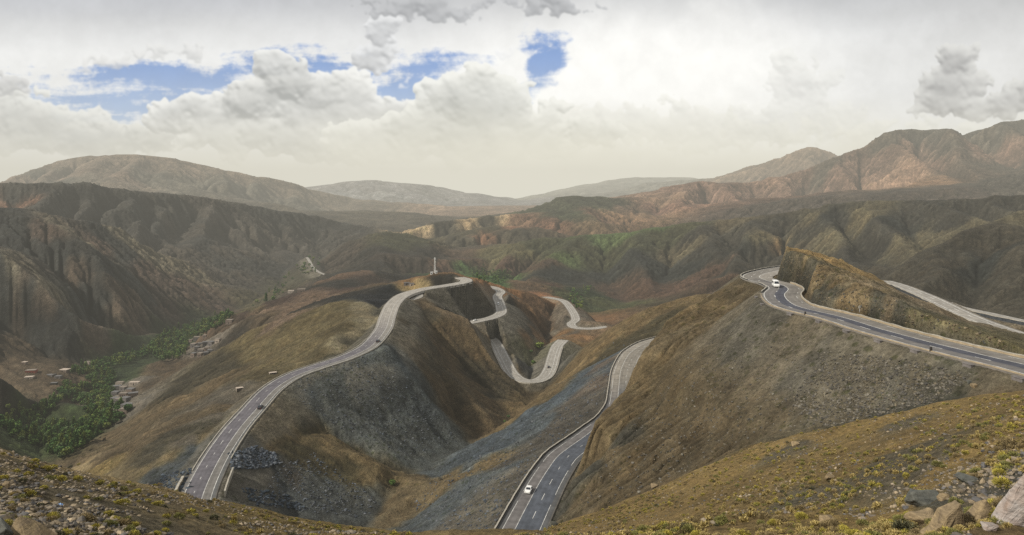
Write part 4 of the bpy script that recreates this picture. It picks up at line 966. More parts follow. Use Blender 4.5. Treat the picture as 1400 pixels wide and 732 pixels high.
wall_along('dark parapet of the back road behind the rock outcrop', 'parapet_wall', 'wall', 'behind', 4.6, 150, 300, .9, .4, M_darkw, M_conc, base=1.5)
wall_along('dark parapet of the farther back road behind the rock outcrop', 'parapet_wall', 'wall', 'behind2', 4.7, 200, 272, .9, .4, M_darkw, M_conc, base=1.5)
wall_along('thin pale parapet around the outside of the U-shaped hairpin in the gorge', 'parapet_wall', 'wall', 'hairpin', 6.4, 530, 640, .6, .4, M_conc)
# drain outlets under the upper road edge
c, t, n = frame('upper')
for j, y in enumerate([113, 124.5, 138, 150, 163, 177, 192, 207, 221]):
    k = int(np.argmin(np.abs(c[:, 1]-y))); p = c[k]+np.array([n[k, 0]*-8.0, n[k, 1]*-8.0, -.45])
    r = empty('drain_outlet', p, math.atan2(t[k, 1], t[k, 0]))
    tag(r, 'dark concrete drain outlet below the kerb of the upper road', 'drain', 'drain outlets spaced along the outer edge of the upper road')
    if j == 0:
        mb = MB(); mb.box(-1.1, 1.1, -.45, .45, -.7, .35, 0, .06); mb.build('headwall', M_stonew, r, bevel=.04)
        mb = MB(); mb.tube((-1.25, -.1, -.05), (1.15, -.1, -.05), .3, n=14); mb.build('pipe', M_door, r, True)
        mb = MB(); mb.box(-1.1, 1.1, -.5, .5, .352, .44, 0, .03); mb.build('cap', M_stonew, r); first = r
    else:
        for ch in list(first.children):
            q = ch.copy(); COL.objects.link(q); q.parent = r
for y, lab in ((187, 'stubby dark marker post by the kerb near the middle drain outlets'), (137, 'stubby dark marker post by the kerb near the rightmost drain outlets')):
    k = int(np.argmin(np.abs(c[:, 1]-y))); p = c[k]+np.array([n[k, 0]*-6.2, n[k, 1]*-6.2, 0])
    mb = MB(); mb.tube((0, 0, -.2), (0, 0, .85), .28, .24, 10); mb.tube((0, 0, .85), (0, 0, .95), .24, .12, 10); o = mb.build('marker_post', M_door, None, True); o.location = p; tag(o, lab, 'post')
# small round sign on the verge under the outcrop
def road_sign(p, rz, lab):
    r = empty('road_sign', p, rz); tag(r, lab, 'road sign')
    mb = MB(); mb.tube((0, 0, -.4), (0, 0, 2.1), .05, n=8); mb.build('post', M_steel, r, True)
    mb = MB(); mb.tube((0, -.04, 2.3), (0, .0, 2.3), .42, n=20); mb.build('sign_plate', M_plate, r)
k = int(np.argmin(np.abs(c[:, 1]-186))); road_sign(c[k]+np.array([8.4, 0, 0]), .2, 'small pale round road sign on the verge below the rock outcrop')

# ------------------------------------------------------------------ vehicles
def vehicle(name, kind, paint, label, cat, pos, heading, pitch=0, group=None):
    r = empty(name, pos, heading-math.pi/2); r.rotation_euler = (pitch, 0, heading-math.pi/2); tag(r, label, cat, group)
    if kind == 'van': Lh, Wd, H = 2.75, 1.0, 2.45; prof = [(-2.7, .35), (-2.75, .9), (-2.65, 2.35), (-2.4, 2.45), (1.1, 2.45), (1.5, 2.3), (2.15, 1.35), (2.7, 1.1), (2.78, .6), (2.7, .35)]; belt = 1.25; gl = (-2.3, 1.55)
    else: Lh, Wd, H = 2.15, .88, 1.46; prof = [(-2.1, .3), (-2.15, .75), (-2.0, .98), (-1.75, 1.0), (-1.2, 1.40), (-.6, 1.46), (.2, 1.44), (1.05, .98), (1.9, .86), (2.15, .62), (2.12, .3)]; belt = .95; gl = (-1.6, .9)
    ks = 13; rings = []
    for i in range(ks):
        x = -1+2*i/(ks-1); rings.append([(x*Wd*(1-.13*max(0, (z-belt)/(H-belt))), y*(1-.035*abs(x)**3), z-(.03 if z > belt else 0)*abs(x)**4) for y, z in prof])
    mb = MB(); mb.loft(rings); mb.build('body', paint, r, bevel=.03)
    mb = MB()
    if kind == 'van':
        mb.add([(-.82, 2.19, 1.42), (.82, 2.19, 1.42), (.72, 1.62, 2.24), (-.72, 1.62, 2.24)], [(0, 1, 2, 3)]); mb.build('windscreen', M_glass, r)
        mb = MB()
        for s in (-1, 1):
            mb = MB(); mb.add([(s*1.01, 1.55, 1.4), (s*1.01, .6, 1.4), (s*.94, .6, 2.1), (s*.94, 1.2, 2.1)], [(0, 1, 2, 3)]); mb.build('side_window', M_glass, r)
            mb = MB(); mb.add([(s*1.01, .4, 1.4), (s*1.01, -2.2, 1.4), (s*.94, -2.2, 2.1), (s*.94, .4, 2.1)], [(0, 1, 2, 3)]); mb.build('side_window', M_glass, r)
        mb = MB(); mb.box(-.7, .7, -2.76, -2.70, 1.35, 2.1); mb.build('rear_window', M_glass, r)
        ax = (-1.65, 1.75); zr = .36; fy = 2.76; ry = -2.76
    else:
        mb.add([(-.74, 1.02, 1.015), (.74, 1.02, 1.015), (.62, .3, 1.42), (-.62, .3, 1.42)], [(0, 1, 2, 3)]); mb.build('windscreen', M_glass, r)
        mb = MB(); mb.add([(-.72, -1.72, 1.04), (.72, -1.72, 1.04), (.6, -1.22, 1.41), (-.6, -1.22, 1.41)], [(0, 3, 2, 1)]); mb.build('rear_window', M_glass, r)
        for s in (-1, 1):
            mb = MB(); mb.add([(s*.885, .85, .99), (s*.885, -1.45, .99), (s*.80, -1.1, 1.34), (s*.80, .25, 1.38)], [(0, 1, 2, 3)]); mb.build('side_window', M_glass, r)
        ax = (-1.3, 1.35); zr = .32; fy = 2.12; ry = -2.12
    for y in ax:
        for s in (-1, 1):
            mb = MB(); mb.tube((s*(Wd-.2), y, zr), (s*(Wd+.02), y, zr), zr, n=18); wh = mb.build('wheel', M_tyre, r)
            mb = MB(); mb.tube((s*(Wd+.0), y, zr), (s*(Wd+.03), y, zr), zr*.6, n=14); mb.build('rim', M_rim, wh)
    for s in (-1, 1):
        mb = MB(); mb.box(s*Wd*.72-.16, s*Wd*.72+.16, fy-.1, fy+.03, .66, .82); mb.build('headlight', M_lamp, r, bevel=.02)
        mb = MB(); mb.box(s*Wd*.78-.12, s*Wd*.78+.12, ry-.03, ry+.08, .72, .92); mb.build('tail_light', M_red, r)
        mb = MB(); mb.box(s*(Wd+.1)-.09, s*(Wd+.1)+.09, ax[1]-.75, ax[1]-.6, belt+.02, belt+.17); mb.build('mirror', paint, r)
    mb = MB(); mb.box(-.26, .26, fy+.0, fy+.035, .42, .53); mb.build('number_plate', M_plate, r)
    return r
def on_road(key, y, off, toward):
    c, t, n = frame(key); k = int(np.argmin(np.abs(c[:, 1]-y))); k = max(1, min(len(c)-2, k)); p = c[k]+np.array([n[k, 0]*off, n[k, 1]*off, .03])
    d = t[k] if toward < 0 else -t[k]; dz = (c[k+1, 2]-c[k-1, 2])/np.linalg.norm(c[k+1, :2]-c[k-1, :2])*(1 if toward < 0 else -1)
    return p, math.atan2(d[1], d[0]), math.atan(dz)
def on_road_v(key, v, off, toward):     # nearest stretch of that road to a dip reading
    c, t, n = frame(key); vv = CV-F*c[:, 2]/c[:, 1]; k = int(np.argmin(np.abs(vv-v))); return on_road(key, c[k, 1], off, toward)
def put(name, kind, paint, label, cat, tr, group=None): vehicle(name, kind, paint, label, cat, *tr, group=group)
put('car', 'car', M_white, 'cream white saloon car driving down the lower road beside the retaining wall', 'car', on_road_v('lower', 676, -3.4, 1))
put('van', 'van', M_white, 'white van coming round the upper hairpin below the rock outcrop', 'van', on_road('upper', 249, -2.6, 1))
put('car', 'car', M_black, 'dark car on the straight of the left ridge road', 'car', on_road('left', 326, 3.2, -1))
put('car', 'car', M_black, 'dark car far up the left ridge road near its first bend', 'car', on_road('left', 432, 3.0, -1))
put('car', 'car', M_black, 'dark car at the left corner of the U-shaped hairpin', 'car', on_road_v('hairpin', 503, -1.5, -1))
put('van', 'van', M_white, 'small white van in the middle of the far spur road', 'van', on_road('spur', 735, -2, 1))
put('car', 'car', M_white, 'tiny white car higher up the far spur road', 'car', on_road('spur', 765, 2, -1))
put('car', 'car', M_white, 'tiny pale car at the near end of the far spur road', 'car', on_road('spur', 638, -2, 1))
print('roads', time.time()-T0)

# ------------------------------------------------------------------ buildings and the mast
def house(pos, rz, w_, d_, h, wm, rm, label, cat='house', group=None, nm='village_house', nwin=2, detail=True):
    r = empty(nm, pos, rz); tag(r, label, cat, group)
    mb = MB(); mb.box(-w_/2, w_/2, -d_/2, d_/2, -1.5, h); mb.build('wall', wm, r)
    mb = MB(); mb.box(-w_/2-.15, w_/2+.15, -d_/2-.15, d_/2+.15, h+.004, h+.3); mb.build('roof', rm, r)
    if detail:
        mb = MB(); mb.box(-.5, .5, -d_/2-.04, -d_/2+.1, .0, 2.0); mb.build('door', M_door, r)
        for i in range(nwin):
            x = -w_/2+(i+.5)*w_/nwin
            if abs(x) < .9: x += 1.3
            mb = MB(); mb.box(x-.4, x+.4, -d_/2-.04, -d_/2+.1, 1.1, 2.0); mb.build('window', M_door, r)
    return r
def at_uv(u, v):
    d = col_hit(u, v)
    if d is None: d = 900
    return ((u-CU)/F*d, d, -(v-CV)/F*d)
HB = [(43, 510, 11, 7, 3.6, M_redw, M_roof, 'long red-walled house with a pale roof on the terrace at the far left'),
      (40, 518, 9, 6, 2.4, M_pale, M_pale, 'small pale flat-roofed shed in front of the red-walled house'),
      (89, 508, 10, 8, 2.6, M_adobe, M_pale, 'sand-roofed house at the edge of the green orchard'),
      (34, 498, 6, 4, 2.8, M_adobe, M_pale, 'little pink-roofed house behind the red-walled house'),
      (70, 515, 8, 6, 2.6, M_stonew, M_roofg, 'grey stone house between the terrace and the orchard'),
      (80, 517, 7, 5, 2.6, M_stonew, M_roofg, 'smaller grey stone house touching the orchard trees'),
      (74, 526, 7, 4, 2.2, M_door, M_roofg, 'dark low shed lowest on the left terrace'),
      (314, 442, 9, 7, 5.0, M_adobe, M_roof, 'square orange adobe house alone above the far end of the green strip'),
      (298, 468, 6, 5, 4.5, M_pale, M_roof, 'bright tan house with a dark hillside behind it'),
      (120, 498, 7, 5, 3.5, M_pale, M_roof, 'pinkish house at the mouth of the side valley behind the trees'),
      (184, 526, 11, 5, 3.0, M_pale, M_pale, 'long white building at the top of the hillside village'),
      (164, 527, 8, 6, 4.0, M_pale, M_roof, 'tan and white house at the head of the hillside village'),
      (398, 400, 12, 8, 4, M_pale, M_pale, 'white house beside the far valley bottom trees'),
      (412, 399, 12, 7, 4, M_adobe, M_roof, 'brown house beside the far valley bottom trees')]
for (u, v, a, b_, h, wm, rm, lab) in HB:
    p = at_uv(u, v); house((p[0], p[1], p[2]), random.uniform(-.25, .25), a, b_, h, wm, rm, lab)
random.seed(12)
def village(spots, lab, grp):
    for (u, v) in spots:
        p = at_uv(u, v); wm, rm = random.choice([(M_stonew, M_roofg), (M_stonew, M_roofg), (M_adobe, M_roofg), (M_adobe, M_roof), (M_stonew, M_roof)])
        house(p, random.uniform(-.5, .5), random.uniform(5.5, 9), random.uniform(4.5, 7), random.uniform(3, 5.2), wm, rm, lab, group=grp)
village([(u+random.uniform(-2, 2), v+random.uniform(-1.5, 1.5)) for (u, v) in [(160, 533), (168, 534), (160, 541), (170, 541), (178, 537), (157, 549), (166, 549), (173, 549), (158, 558), (166, 560), (172, 566), (163, 568), (176, 556), (182, 545), (156, 565)]],
        'flat-roofed stone or mud house in the hillside village above the green orchard', 'houses of the village on the slope right of the orchard')
village([(u+random.uniform(-2, 2), v+random.uniform(-1.5, 1.5)) for (u, v) in [(262, 468), (270, 464), (279, 461), (266, 474), (274, 472), (282, 470), (268, 480), (276, 481), (284, 477), (265, 487), (273, 488), (290, 473), (281, 485), (289, 481)]],
        'flat-roofed stone or mud house in the upper village by the dense trees', 'houses of the village where the green strip narrows')
# roadside stalls on the left ridge road
for (u, v, lab) in [(373, 512, 'pale open-fronted stall on the outer edge of the ridge road'), (328, 533, 'small white and orange stall on the dirt shelf below the ridge road')]:
    p = at_uv(u, v); r = empty('roadside_stall', p, .5); tag(r, lab, 'stall')
    mb = MB(); mb.box(-2.6, 2.6, 1.2, 1.4, -1, 2.1); mb.box(-2.6, -2.4, -1.4, 1.2, -1, 2.1); mb.box(2.4, 2.6, -1.4, 1.2, -1, 2.1); mb.build('wall', M_pale, r)
    mb = MB(); mb.box(-2.9, 2.9, -1.8, 1.7, 2.104, 2.25); mb.build('roof', M_pale, r); r.scale = (.8, .8, .6)
    mb = MB(); mb.box(-2.3, 2.3, -1.3, -.8, -.2, .9); mb.build('counter', M_roof, r)
# roadside buildings on the hilltop bend
for (u, v, lab, s) in [(563, 391, 'small white hut beside the sandy pull-in on the hilltop', 5), (556, 390, 'grey hut left of the white hut on the hilltop', 6)]:
    p = at_uv(u, v); house(p, .1, s, 4, 2.6, M_pale if s == 5 else M_stonew, M_roofg, lab, 'hut', nm='hut', nwin=1)
# telecom mast
p = at_uv(594.5, 374); r = empty('telecom_mast', p, .3); tag(r, 'tall white lattice telecom mast on the brown hilltop', 'mast')
H = 18.0
def mw(z): return .85-.5*z/H
for sx_, sy_ in ((-1, -1), (1, -1), (1, 1), (-1, 1)):
    mb = MB(); mb.tube((sx_*mw(0), sy_*mw(0), -.8), (sx_*mw(H), sy_*mw(H), H), .10, .07, 6); mb.build('leg', M_white, r)
mb = MB(); zz = 0; kk = 0
while zz < H-1.6:
    z2 = zz+1.6; C4 = [(-1, -1), (1, -1), (1, 1), (-1, 1)]
    for i in range(4):
        a, b_ = C4[i], C4[(i+1) % 4]
        mb.tube((a[0]*mw(zz), a[1]*mw(zz), zz), (b_[0]*mw(z2), b_[1]*mw(z2), z2), .06, n=4); mb.tube((b_[0]*mw(zz), b_[1]*mw(zz), zz), (a[0]*mw(z2), a[1]*mw(z2), z2), .06, n=4)
        mb.tube((a[0]*mw(z2), a[1]*mw(z2), z2), (b_[0]*mw(z2), b_[1]*mw(z2), z2), .05, n=4)
    zz = z2
mb.build('bracing', M_white, r)
for i, a in enumerate((0, 2.1, 4.2)):
    mb = MB(); mb.box(-.2, .2, .55, .75, H-3, H-.6); o = mb.build('antenna_panel', M_white, r); o.rotation_euler = (0, 0, a)
mb = MB(); mb.tube((.5, -.5, H-5.5), (.75, -.85, H-5.5), .2, .75, 16); mb.build('dish', M_plate, r, True)
mb = MB(); mb.tube((0, 0, H), (0, 0, H+2.2), .05, .03, 6); mb.build('lightning_rod', M_steel, r)
for (dx, lab) in ((-3.2, 'left white equipment cabin at the foot of the mast'), (1.7, 'right white equipment cabin at the foot of the mast')):
    o = house((p[0]+dx, p[1]-1.5, ground(p[0]+dx, p[1]-1.5)), 0, 2.6, 2.2, 2.3, M_white, M_white, lab, 'cabin', nm='equipment_cabin', nwin=1)

# ------------------------------------------------------------------ trees, bushes, stones
def leaf_cloud(nq, shape, size, rs, colA, colB, dome=False):
    """many small leaf-like faces spread through a crown; returns verts, quads, colours"""
    g = np.random.default_rng(rs)
    dirs = g.normal(size=(nq, 3)); dirs /= np.linalg.norm(dirs, axis=1)[:, None]
    if dome: dirs[:, 2] = np.abs(dirs[:, 2])
    clump = g.normal(size=(9, 3)); clump /= np.linalg.norm(clump, axis=1)[:, None]
    lump = np.max(dirs@clump.T, axis=1)
    rad = g.uniform(.35, 1.0, nq)**.45*(.72+.36*lump**3)
    C_ = dirs*rad[:, None]*np.array(shape)
    if not dome: C_[:, 2] += shape[2]
    a = g.normal(size=(nq, 3)); a /= np.linalg.norm(a, axis=1)[:, None]
    if dome: a = a*.5+dirs; a /= np.linalg.norm(a, axis=1)[:, None]
    b = np.cross(a, g.normal(size=(nq, 3))); b /= np.linalg.norm(b, axis=1)[:, None]
    s = size*g.uniform(.6, 1.4, (nq, 1)); wd = .35 if dome else .8
    V = np.stack([C_-a*s*.5-b*s*wd*.5, C_-a*s*.5+b*s*wd*.5, C_+a*s*.7+b*s*wd*.25, C_+a*s*.7-b*s*wd*.25], 1).reshape(-1, 3)
    Q = np.arange(nq*4).reshape(-1, 4)
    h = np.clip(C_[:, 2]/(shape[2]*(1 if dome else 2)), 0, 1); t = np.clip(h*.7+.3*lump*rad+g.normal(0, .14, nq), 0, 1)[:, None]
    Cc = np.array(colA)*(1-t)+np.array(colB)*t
    return V, Q, np.repeat(Cc*g.uniform(.8, 1.2, (nq, 1)), 4, 0)
def trunk_quads(h, r, col=(.09, .07, .05)):
    V = []; Q = []
    for k, (z, rr) in enumerate([(-.5, r*1.3), (h*.5, r*.8), (h, r*.35)]):
        for i in range(5): V.append((rr*math.cos(i*1.2566), rr*math.sin(i*1.2566), z))
    for k in range(2):
        for i in range(5): Q.append((k*5+i, k*5+(i+1) % 5, k*5+5+(i+1) % 5, k*5+5+i))
    return np.array(V), np.array(Q), np.tile(np.array(col), (15, 1))
def tree_geo(kind, rs):
    hh = dict(broad=7.0, poplar=11.0, small=4.5)[kind]
    shp = dict(broad=(3.1, 3.1, 2.6), poplar=(1.3, 1.3, 4.8), small=(2.2, 2.2, 1.6))[kind]
    pal = [((.025, .050, .014), (.125, .20, .045)), ((.016, .040, .014), (.080, .155, .04)), ((.045, .068, .016), (.19, .23, .055)), ((.025, .050, .022), (.12, .17, .065))][rs % 4]
    V, Q, C_ = leaf_cloud(420, shp, .75 if kind != 'small' else .6, rs, *pal); V[:, 2] += hh-2*shp[2]
    tv, tq, tcol = trunk_quads(hh*.6, .22)
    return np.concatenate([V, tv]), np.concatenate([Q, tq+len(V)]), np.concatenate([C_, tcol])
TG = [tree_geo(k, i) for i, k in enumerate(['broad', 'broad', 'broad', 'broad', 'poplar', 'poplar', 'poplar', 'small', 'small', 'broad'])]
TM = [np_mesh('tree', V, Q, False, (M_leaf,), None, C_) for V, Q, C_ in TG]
def inside(poly, u, v):
    r = False; j = len(poly)-1
    for i in range(len(poly)):
        (xi, yi), (xj, yj) = poly[i], poly[j]
        if (yi > v) != (yj > v) and u < (xj-xi)*(v-yi)/(yj-yi)+xi: r = not r
        j = i
    return r
def scatter(poly, n_, rnd):
    us_ = [p[0] for p in poly]; vs_ = [p[1] for p in poly]; out = []
    for _ in range(n_*6):
        if len(out) >= n_: break
        u = rnd.uniform(min(us_), max(us_)); v = rnd.uniform(min(vs_), max(vs_))
        if inside(poly, u, v): out.append((u, v))
    return out
PV = [([(0, 582), (22, 600), (60, 622), (95, 627), (118, 610), (150, 585), (172, 572), (176, 560), (152, 566), (150, 545), (158, 520), (150, 505), (185, 495), (210, 488), (205, 478), (150, 492), (118, 500), (98, 512), (88, 530), (75, 548), (55, 562), (30, 572)], 1600, 'leafy tree in the orchard on the valley floor'),
      ([(200, 482), (222, 495), (250, 492), (256, 476), (262, 466), (285, 456), (310, 442), (320, 432), (300, 430), (285, 437), (262, 446), (240, 452), (215, 462), (208, 472)], 700, 'leafy tree in the grove where the valley narrows'),
      ([(340, 424), (375, 412), (392, 400), (402, 385), (436, 372), (440, 352), (425, 352), (405, 366), (385, 385), (370, 398)], 60, 'distant tree along the far valley bottom'),
      ([(640, 370), (655, 368), (700, 374), (705, 380), (680, 390), (650, 384)], 130, 'low green tree in the plantation behind the hilltop bend'),
      ([(772, 408), (785, 395), (812, 392), (806, 405), (796, 418), (790, 425)], 60, 'dark green tree on the slope behind the east road')]
rnd = random.Random(5); SP = []
for pi, (poly, cnt, lab) in enumerate(PV):
    for (u, v) in scatter(poly, cnt, rnd):
        d = col_hit(u, v)
        if d is None or d < 300: continue
        x = (u-CU)/F*d+rnd.uniform(-2, 2); y = d+rnd.uniform(-3, 3)
        if any(abs(x-q[0]) < 3 and abs(y-q[1]) < 3 for q in SP[-200:]): continue
        # leave a few meadow gaps
        if pi == 0 and float(fbm(np.array([x/45.]), np.array([y/45.]), 2, 700)[0]) > .38: continue
        s = rnd.uniform(.7, 1.25)*(1.0 if pi < 2 else 1.2 if pi == 2 else .8)
        SP.append((x, y, s, rnd.randrange(len(TM)), rnd.uniform(0, 6.28), lab, pi))
SP.sort(key=lambda q: -q[2]/q[1])
keep = set(range(0, 250))
fv = []; fq = []; fc = []; nb = 0
for i, (x, y, s, k, a, lab, pi) in enumerate(SP):
    z = ground(x, y)
    if i in keep:
        o = link(bpy.data.objects.new('poplar_tree' if k in (4, 5, 6) else 'valley_tree', TM[k])); o.location = (x, y, z-.2); o.scale = (s, s, s*rnd.uniform(.9, 1.15)); o.rotation_euler = (0, 0, a)
        if k in (4, 5, 6): tag(o, 'slender poplar rising '+('among the orchard trees of the valley floor' if pi == 0 else 'in the grove where the valley narrows' if pi == 1 else 'far off among low trees'), 'tree', 'slender poplars of the valley')
        else: tag(o, lab, 'tree', 'trees: '+lab)
    else:
        V, Q, C_ = TG[k]; m = len(V)-15
        sel = np.arange(0, m//4)[::2]; vi = (sel[:, None]*4+np.arange(4)).ravel()
        Vv = V[vi]*np.array([s*1.1, s*1.1, s]); ca, sa = math.cos(a), math.sin(a)
        Vv = np.stack([Vv[:, 0]*ca-Vv[:, 1]*sa+x, Vv[:, 0]*sa+Vv[:, 1]*ca+y, Vv[:, 2]+z-.2], 1)
        fv.append(Vv); fq.append(np.arange(len(vi)).reshape(-1, 4)+nb); nb += len(vi); fc.append(C_[vi])
if fv:
    o = link(bpy.data.objects.new('valley_woodland', np_mesh('valley_woodland', np.concatenate(fv), np.concatenate(fq), False, (M_leaf,), None, np.concatenate(fc)))); tag(o, 'dense green tree cover filling the valley floor', 'trees', kind='stuff')
# single trees and bushes beside the roads
for (u, v, s, k, lab) in [(737, 478, 1.15, 2, 'bright green round bush inside the U-shaped hairpin'), (726, 484, .7, 7, 'darker bush left of the bright green one inside the hairpin'), (729, 498, .8, 8, 'low green bush near the bottom of the hairpin'),
                          (537, 664, .42, 0, 'single dark green bush in the gully bottom where the scree ends'), (695, 572, .5, 7, 'green bush in the bottom of the deep gully'), (690, 578, .4, 8, 'small green bush below another in the deep gully')]:
    p = at_uv(u, v); o = link(bpy.data.objects.new('bush', TM[k])); o.location = (p[0], p[1], ground(p[0], p[1])-.6*s); o.scale = (s*1.3, s*1.3, s); tag(o, lab, 'bush')
print('trees', len(SP), time.time()-T0)

# cushion bushes of the near hillsides
BP = dict(yellow=((.16, .14, .04), (.44, .37, .07)), olive=((.09, .09, .035), (.25, .235, .075)), brown=((.12, .095, .05), (.27, .205, .10)), grass=((.22, .17, .07), (.46, .36, .14)), dark=((.03, .032, .02), (.11, .105, .055)))
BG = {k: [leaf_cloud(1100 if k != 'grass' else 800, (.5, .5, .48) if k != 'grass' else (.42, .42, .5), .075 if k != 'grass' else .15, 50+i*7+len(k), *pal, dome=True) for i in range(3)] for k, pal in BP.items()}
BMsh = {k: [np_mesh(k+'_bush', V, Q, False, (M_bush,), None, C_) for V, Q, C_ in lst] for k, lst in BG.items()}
WORD = dict(yellow=('cushion_bush', 'yellow-green cushion bush', 'bush'), olive=('cushion_bush', 'olive green cushion bush', 'bush'), brown=('dry_bush', 'dry brown bush', 'bush'), grass=('grass_tuft', 'tuft of dry golden grass', 'grass tuft'), dark=('twiggy_bush', 'dark twiggy bush', 'bush'))
def put_bush(u, v, px_w, kind, label=None, group=None):
    d = col_hit(u, v)
    if d is None: return
    x = (u-CU)/F*d; w_ = px_w/F*d; k = random.randrange(3)
    nm, txt, cat = WORD[kind]; o = link(bpy.data.objects.new(nm, BMsh[kind][k])); o.location = (x, d, ground(x, d)-.04*w_); o.scale = (w_, w_, w_*random.uniform(.75, .95)); o.rotation_euler = (0, 0, random.uniform(0, 6))
    side = 'left' if u < 640 else 'right'
    tag(o, label or f'{txt} on the {side} near hillside', cat, group or (None if label else f'{txt}es on the {side} near hillside' if cat == 'bush' else f'tufts of dry grass on the {side} near hillside'))
random.seed(21)
for b in [(48, 632, 13, 'yellow'), (44, 641, 14, 'yellow'), (39, 636, 12, 'olive'), (64, 643, 16, 'yellow'), (39, 650, 13, 'yellow'), (67, 657, 17, 'olive'), (84, 658, 18, 'yellow'), (105, 657, 15, 'yellow'), (135, 662, 15, 'yellow'), (156, 663, 12, 'yellow'),
          (181, 665, 10, 'olive'), (186, 674, 14, 'yellow'), (118, 682, 13, 'yellow'), (133, 684, 14, 'olive'), (201, 686, 11, 'yellow'), (59, 669, 12, 'yellow'), (227, 708, 12, 'yellow'), (264, 700, 9, 'yellow'),
          (267, 706, 9, 'yellow'), (227, 718, 14, 'olive'), (225, 727, 12, 'yellow'), (281, 700, 10, 'yellow'), (225, 680, 10, 'yellow'), (33, 687, 15, 'brown'), (74, 689, 14, 'brown'), (51, 683, 12, 'brown'), (69, 713, 18, 'brown'), (146, 731, 18, 'brown'),
          (1128, 699, 8, 'yellow'), (1239, 654, 12, 'yellow'), (1250, 667, 12, 'yellow'), (1171, 695, 10, 'yellow'), (97, 640, 8, 'dark'), (108, 636, 6, 'yellow'), (1105, 655, 9, 'olive'), (1270, 625, 11, 'yellow'), (1330, 612, 12, 'olive'), (1060, 676, 8, 'yellow')]:
    put_bush(*b)
for b in [(164, 690, 25, 'yellow', 'widest yellow-green bush on the left near hillside'), (214, 691, 19, 'yellow', 'tall rounded yellow bush right of the widest bush on the left hillside'), (146, 705, 19, 'yellow', 'yellow bush just below the widest bush on the left hillside'),
          (244, 709, 17, 'olive', 'olive bush with a yellow one at its left near the lower left road end'), (212, 732, 17, 'yellow', 'yellow bush cut by the bottom edge on the left hillside'), (292, 710, 15, 'dark', 'dark green bush below the foot of the ridge road'),
          (3, 656, 16, 'yellow', 'yellow bush at the left edge beside a pale stone'), (118, 713, 27, 'brown', 'wide dry brown bush low on the left hillside'), (167, 720, 24, 'brown', 'dry brown bush right of the wide brown one'),
          (1158, 676, 13, 'olive', 'upper of two green bushes on the grey gravel patch, right hillside'), (1151, 687, 13, 'olive', 'lower of two green bushes on the grey gravel patch, right hillside'), (1284, 637, 18, 'olive', 'dark green bush alone on stony ground, right hillside'),
          (1374, 664, 30, 'yellow', 'large pale yellow bush beside the white rock'), (1384, 612, 30, 'brown', 'large tawny bush at the right edge above the white rock'), (1237, 728, 42, 'dark', 'big dark twiggy bush left of the ochre boulder'),
          (1219, 722, 22, 'olive', 'olive bush touching the big dark twiggy bush'), (1307, 688, 20, 'olive', 'green bush behind the ochre boulders'), (1265, 682, 30, 'yellow', 'wide bright yellow bush above the grey rock'), (1336, 646, 18, 'olive', 'green bush above the dark flat rock'), (1308, 732, 24, 'olive', 'low green plant at the foot of the ochre boulder')]:
    put_bush(*b[:4], label=b[4])
# the rest: scattered
rnd = random.Random(33); allb = []
def crest_v(u): return float(np.interp(u, [0, 40, 100, 180, 250, 330, 400, 480, 560, 640, 690, 745, 800, 900, 960, 1010, 1060, 1110, 1180, 1250, 1320, 1400], [611, 622, 634, 651, 671, 690, 708, 721, 731, 745, 738, 723, 706, 668, 641, 618, 600, 589, 573, 558, 545, 535]))
for _ in range(15000):
    u = rnd.uniform(-20, 1420); v0 = crest_v(u); v = v0+(760-v0)*rnd.random()**1.2
    if v < v0+1: continue
    d = col_hit(u, v)
    if d is None or d > 118 or d < 19: continue
    x = (u-CU)/F*d
    den = float(fbm(np.array([x/9.]), np.array([d/9.]), 3, 801)[0]); left = u < 640
    if den < (.0 if left else -.12)-.25*(rnd.random() < .25): continue
    if left and rnd.random() < .5: continue
    if not left and rnd.random() < .05: kind = 'olive'
    elif left: kind = rnd.choices(['yellow', 'brown', 'grass', 'dark', 'olive'], [4, 3, 1, 1, 1.5])[0]
    else: kind = rnd.choices(['yellow', 'brown', 'grass', 'olive', 'dark'], [2.0, 2.8, 4.4, 1.2, .3])[0]
    s = (.13+.62*rnd.random()**2.6)*(.8 if kind == 'grass' else 1)
    if left and u < 330 and rnd.random() < .55: continue
    allb.append((x, d, s, kind, left))
allb.sort(key=lambda q: -q[2]/q[1]); cnt = {}; fv = []; fq = []; fc = []; nb = 0
for (x, y, s, kind, left) in allb:
    z = ground(x, y); key = WORD[kind][2]
    cnt[key] = cnt.get(key, 0)+1; lim = 230 if key == 'bush' else 120
    if cnt[key] <= lim:
        nm, txt, cat = WORD[kind]; o = link(bpy.data.objects.new(nm, BMsh[kind][rnd.randrange(3)])); o.location = (x, y, z-.03); o.scale = (s, s, s*rnd.uniform(.7, 1)); o.rotation_euler = (0, 0, rnd.uniform(0, 6))
        side = 'left' if left else 'right'
        tag(o, f'{txt} on the {side} near hillside', cat, f'{txt}es on the {side} near hillside' if cat == 'bush' else f'tufts of dry grass on the {side} near hillside')
    else:
        V, Q, C_ = BG[kind][rnd.randrange(3)]; nq = len(Q); st_ = 4; sel = np.arange(0, nq, st_); vi = (sel[:, None]*4+np.arange(4)).ravel(); a = rnd.uniform(0, 6)
        Vv = V[vi]; ctr = np.repeat(Vv.reshape(-1, 4, 3).mean(1), 4, 0); Vv = (ctr+(Vv-ctr)*1.6)*s
        Vv = np.stack([Vv[:, 0]*math.cos(a)-Vv[:, 1]*math.sin(a)+x, Vv[:, 0]*math.sin(a)+Vv[:, 1]*math.cos(a)+y, Vv[:, 2]+z-.03], 1)
        fv.append(Vv); fq.append(np.arange(len(vi)).reshape(-1, 4)+nb); nb += len(vi); fc.append(C_[vi])
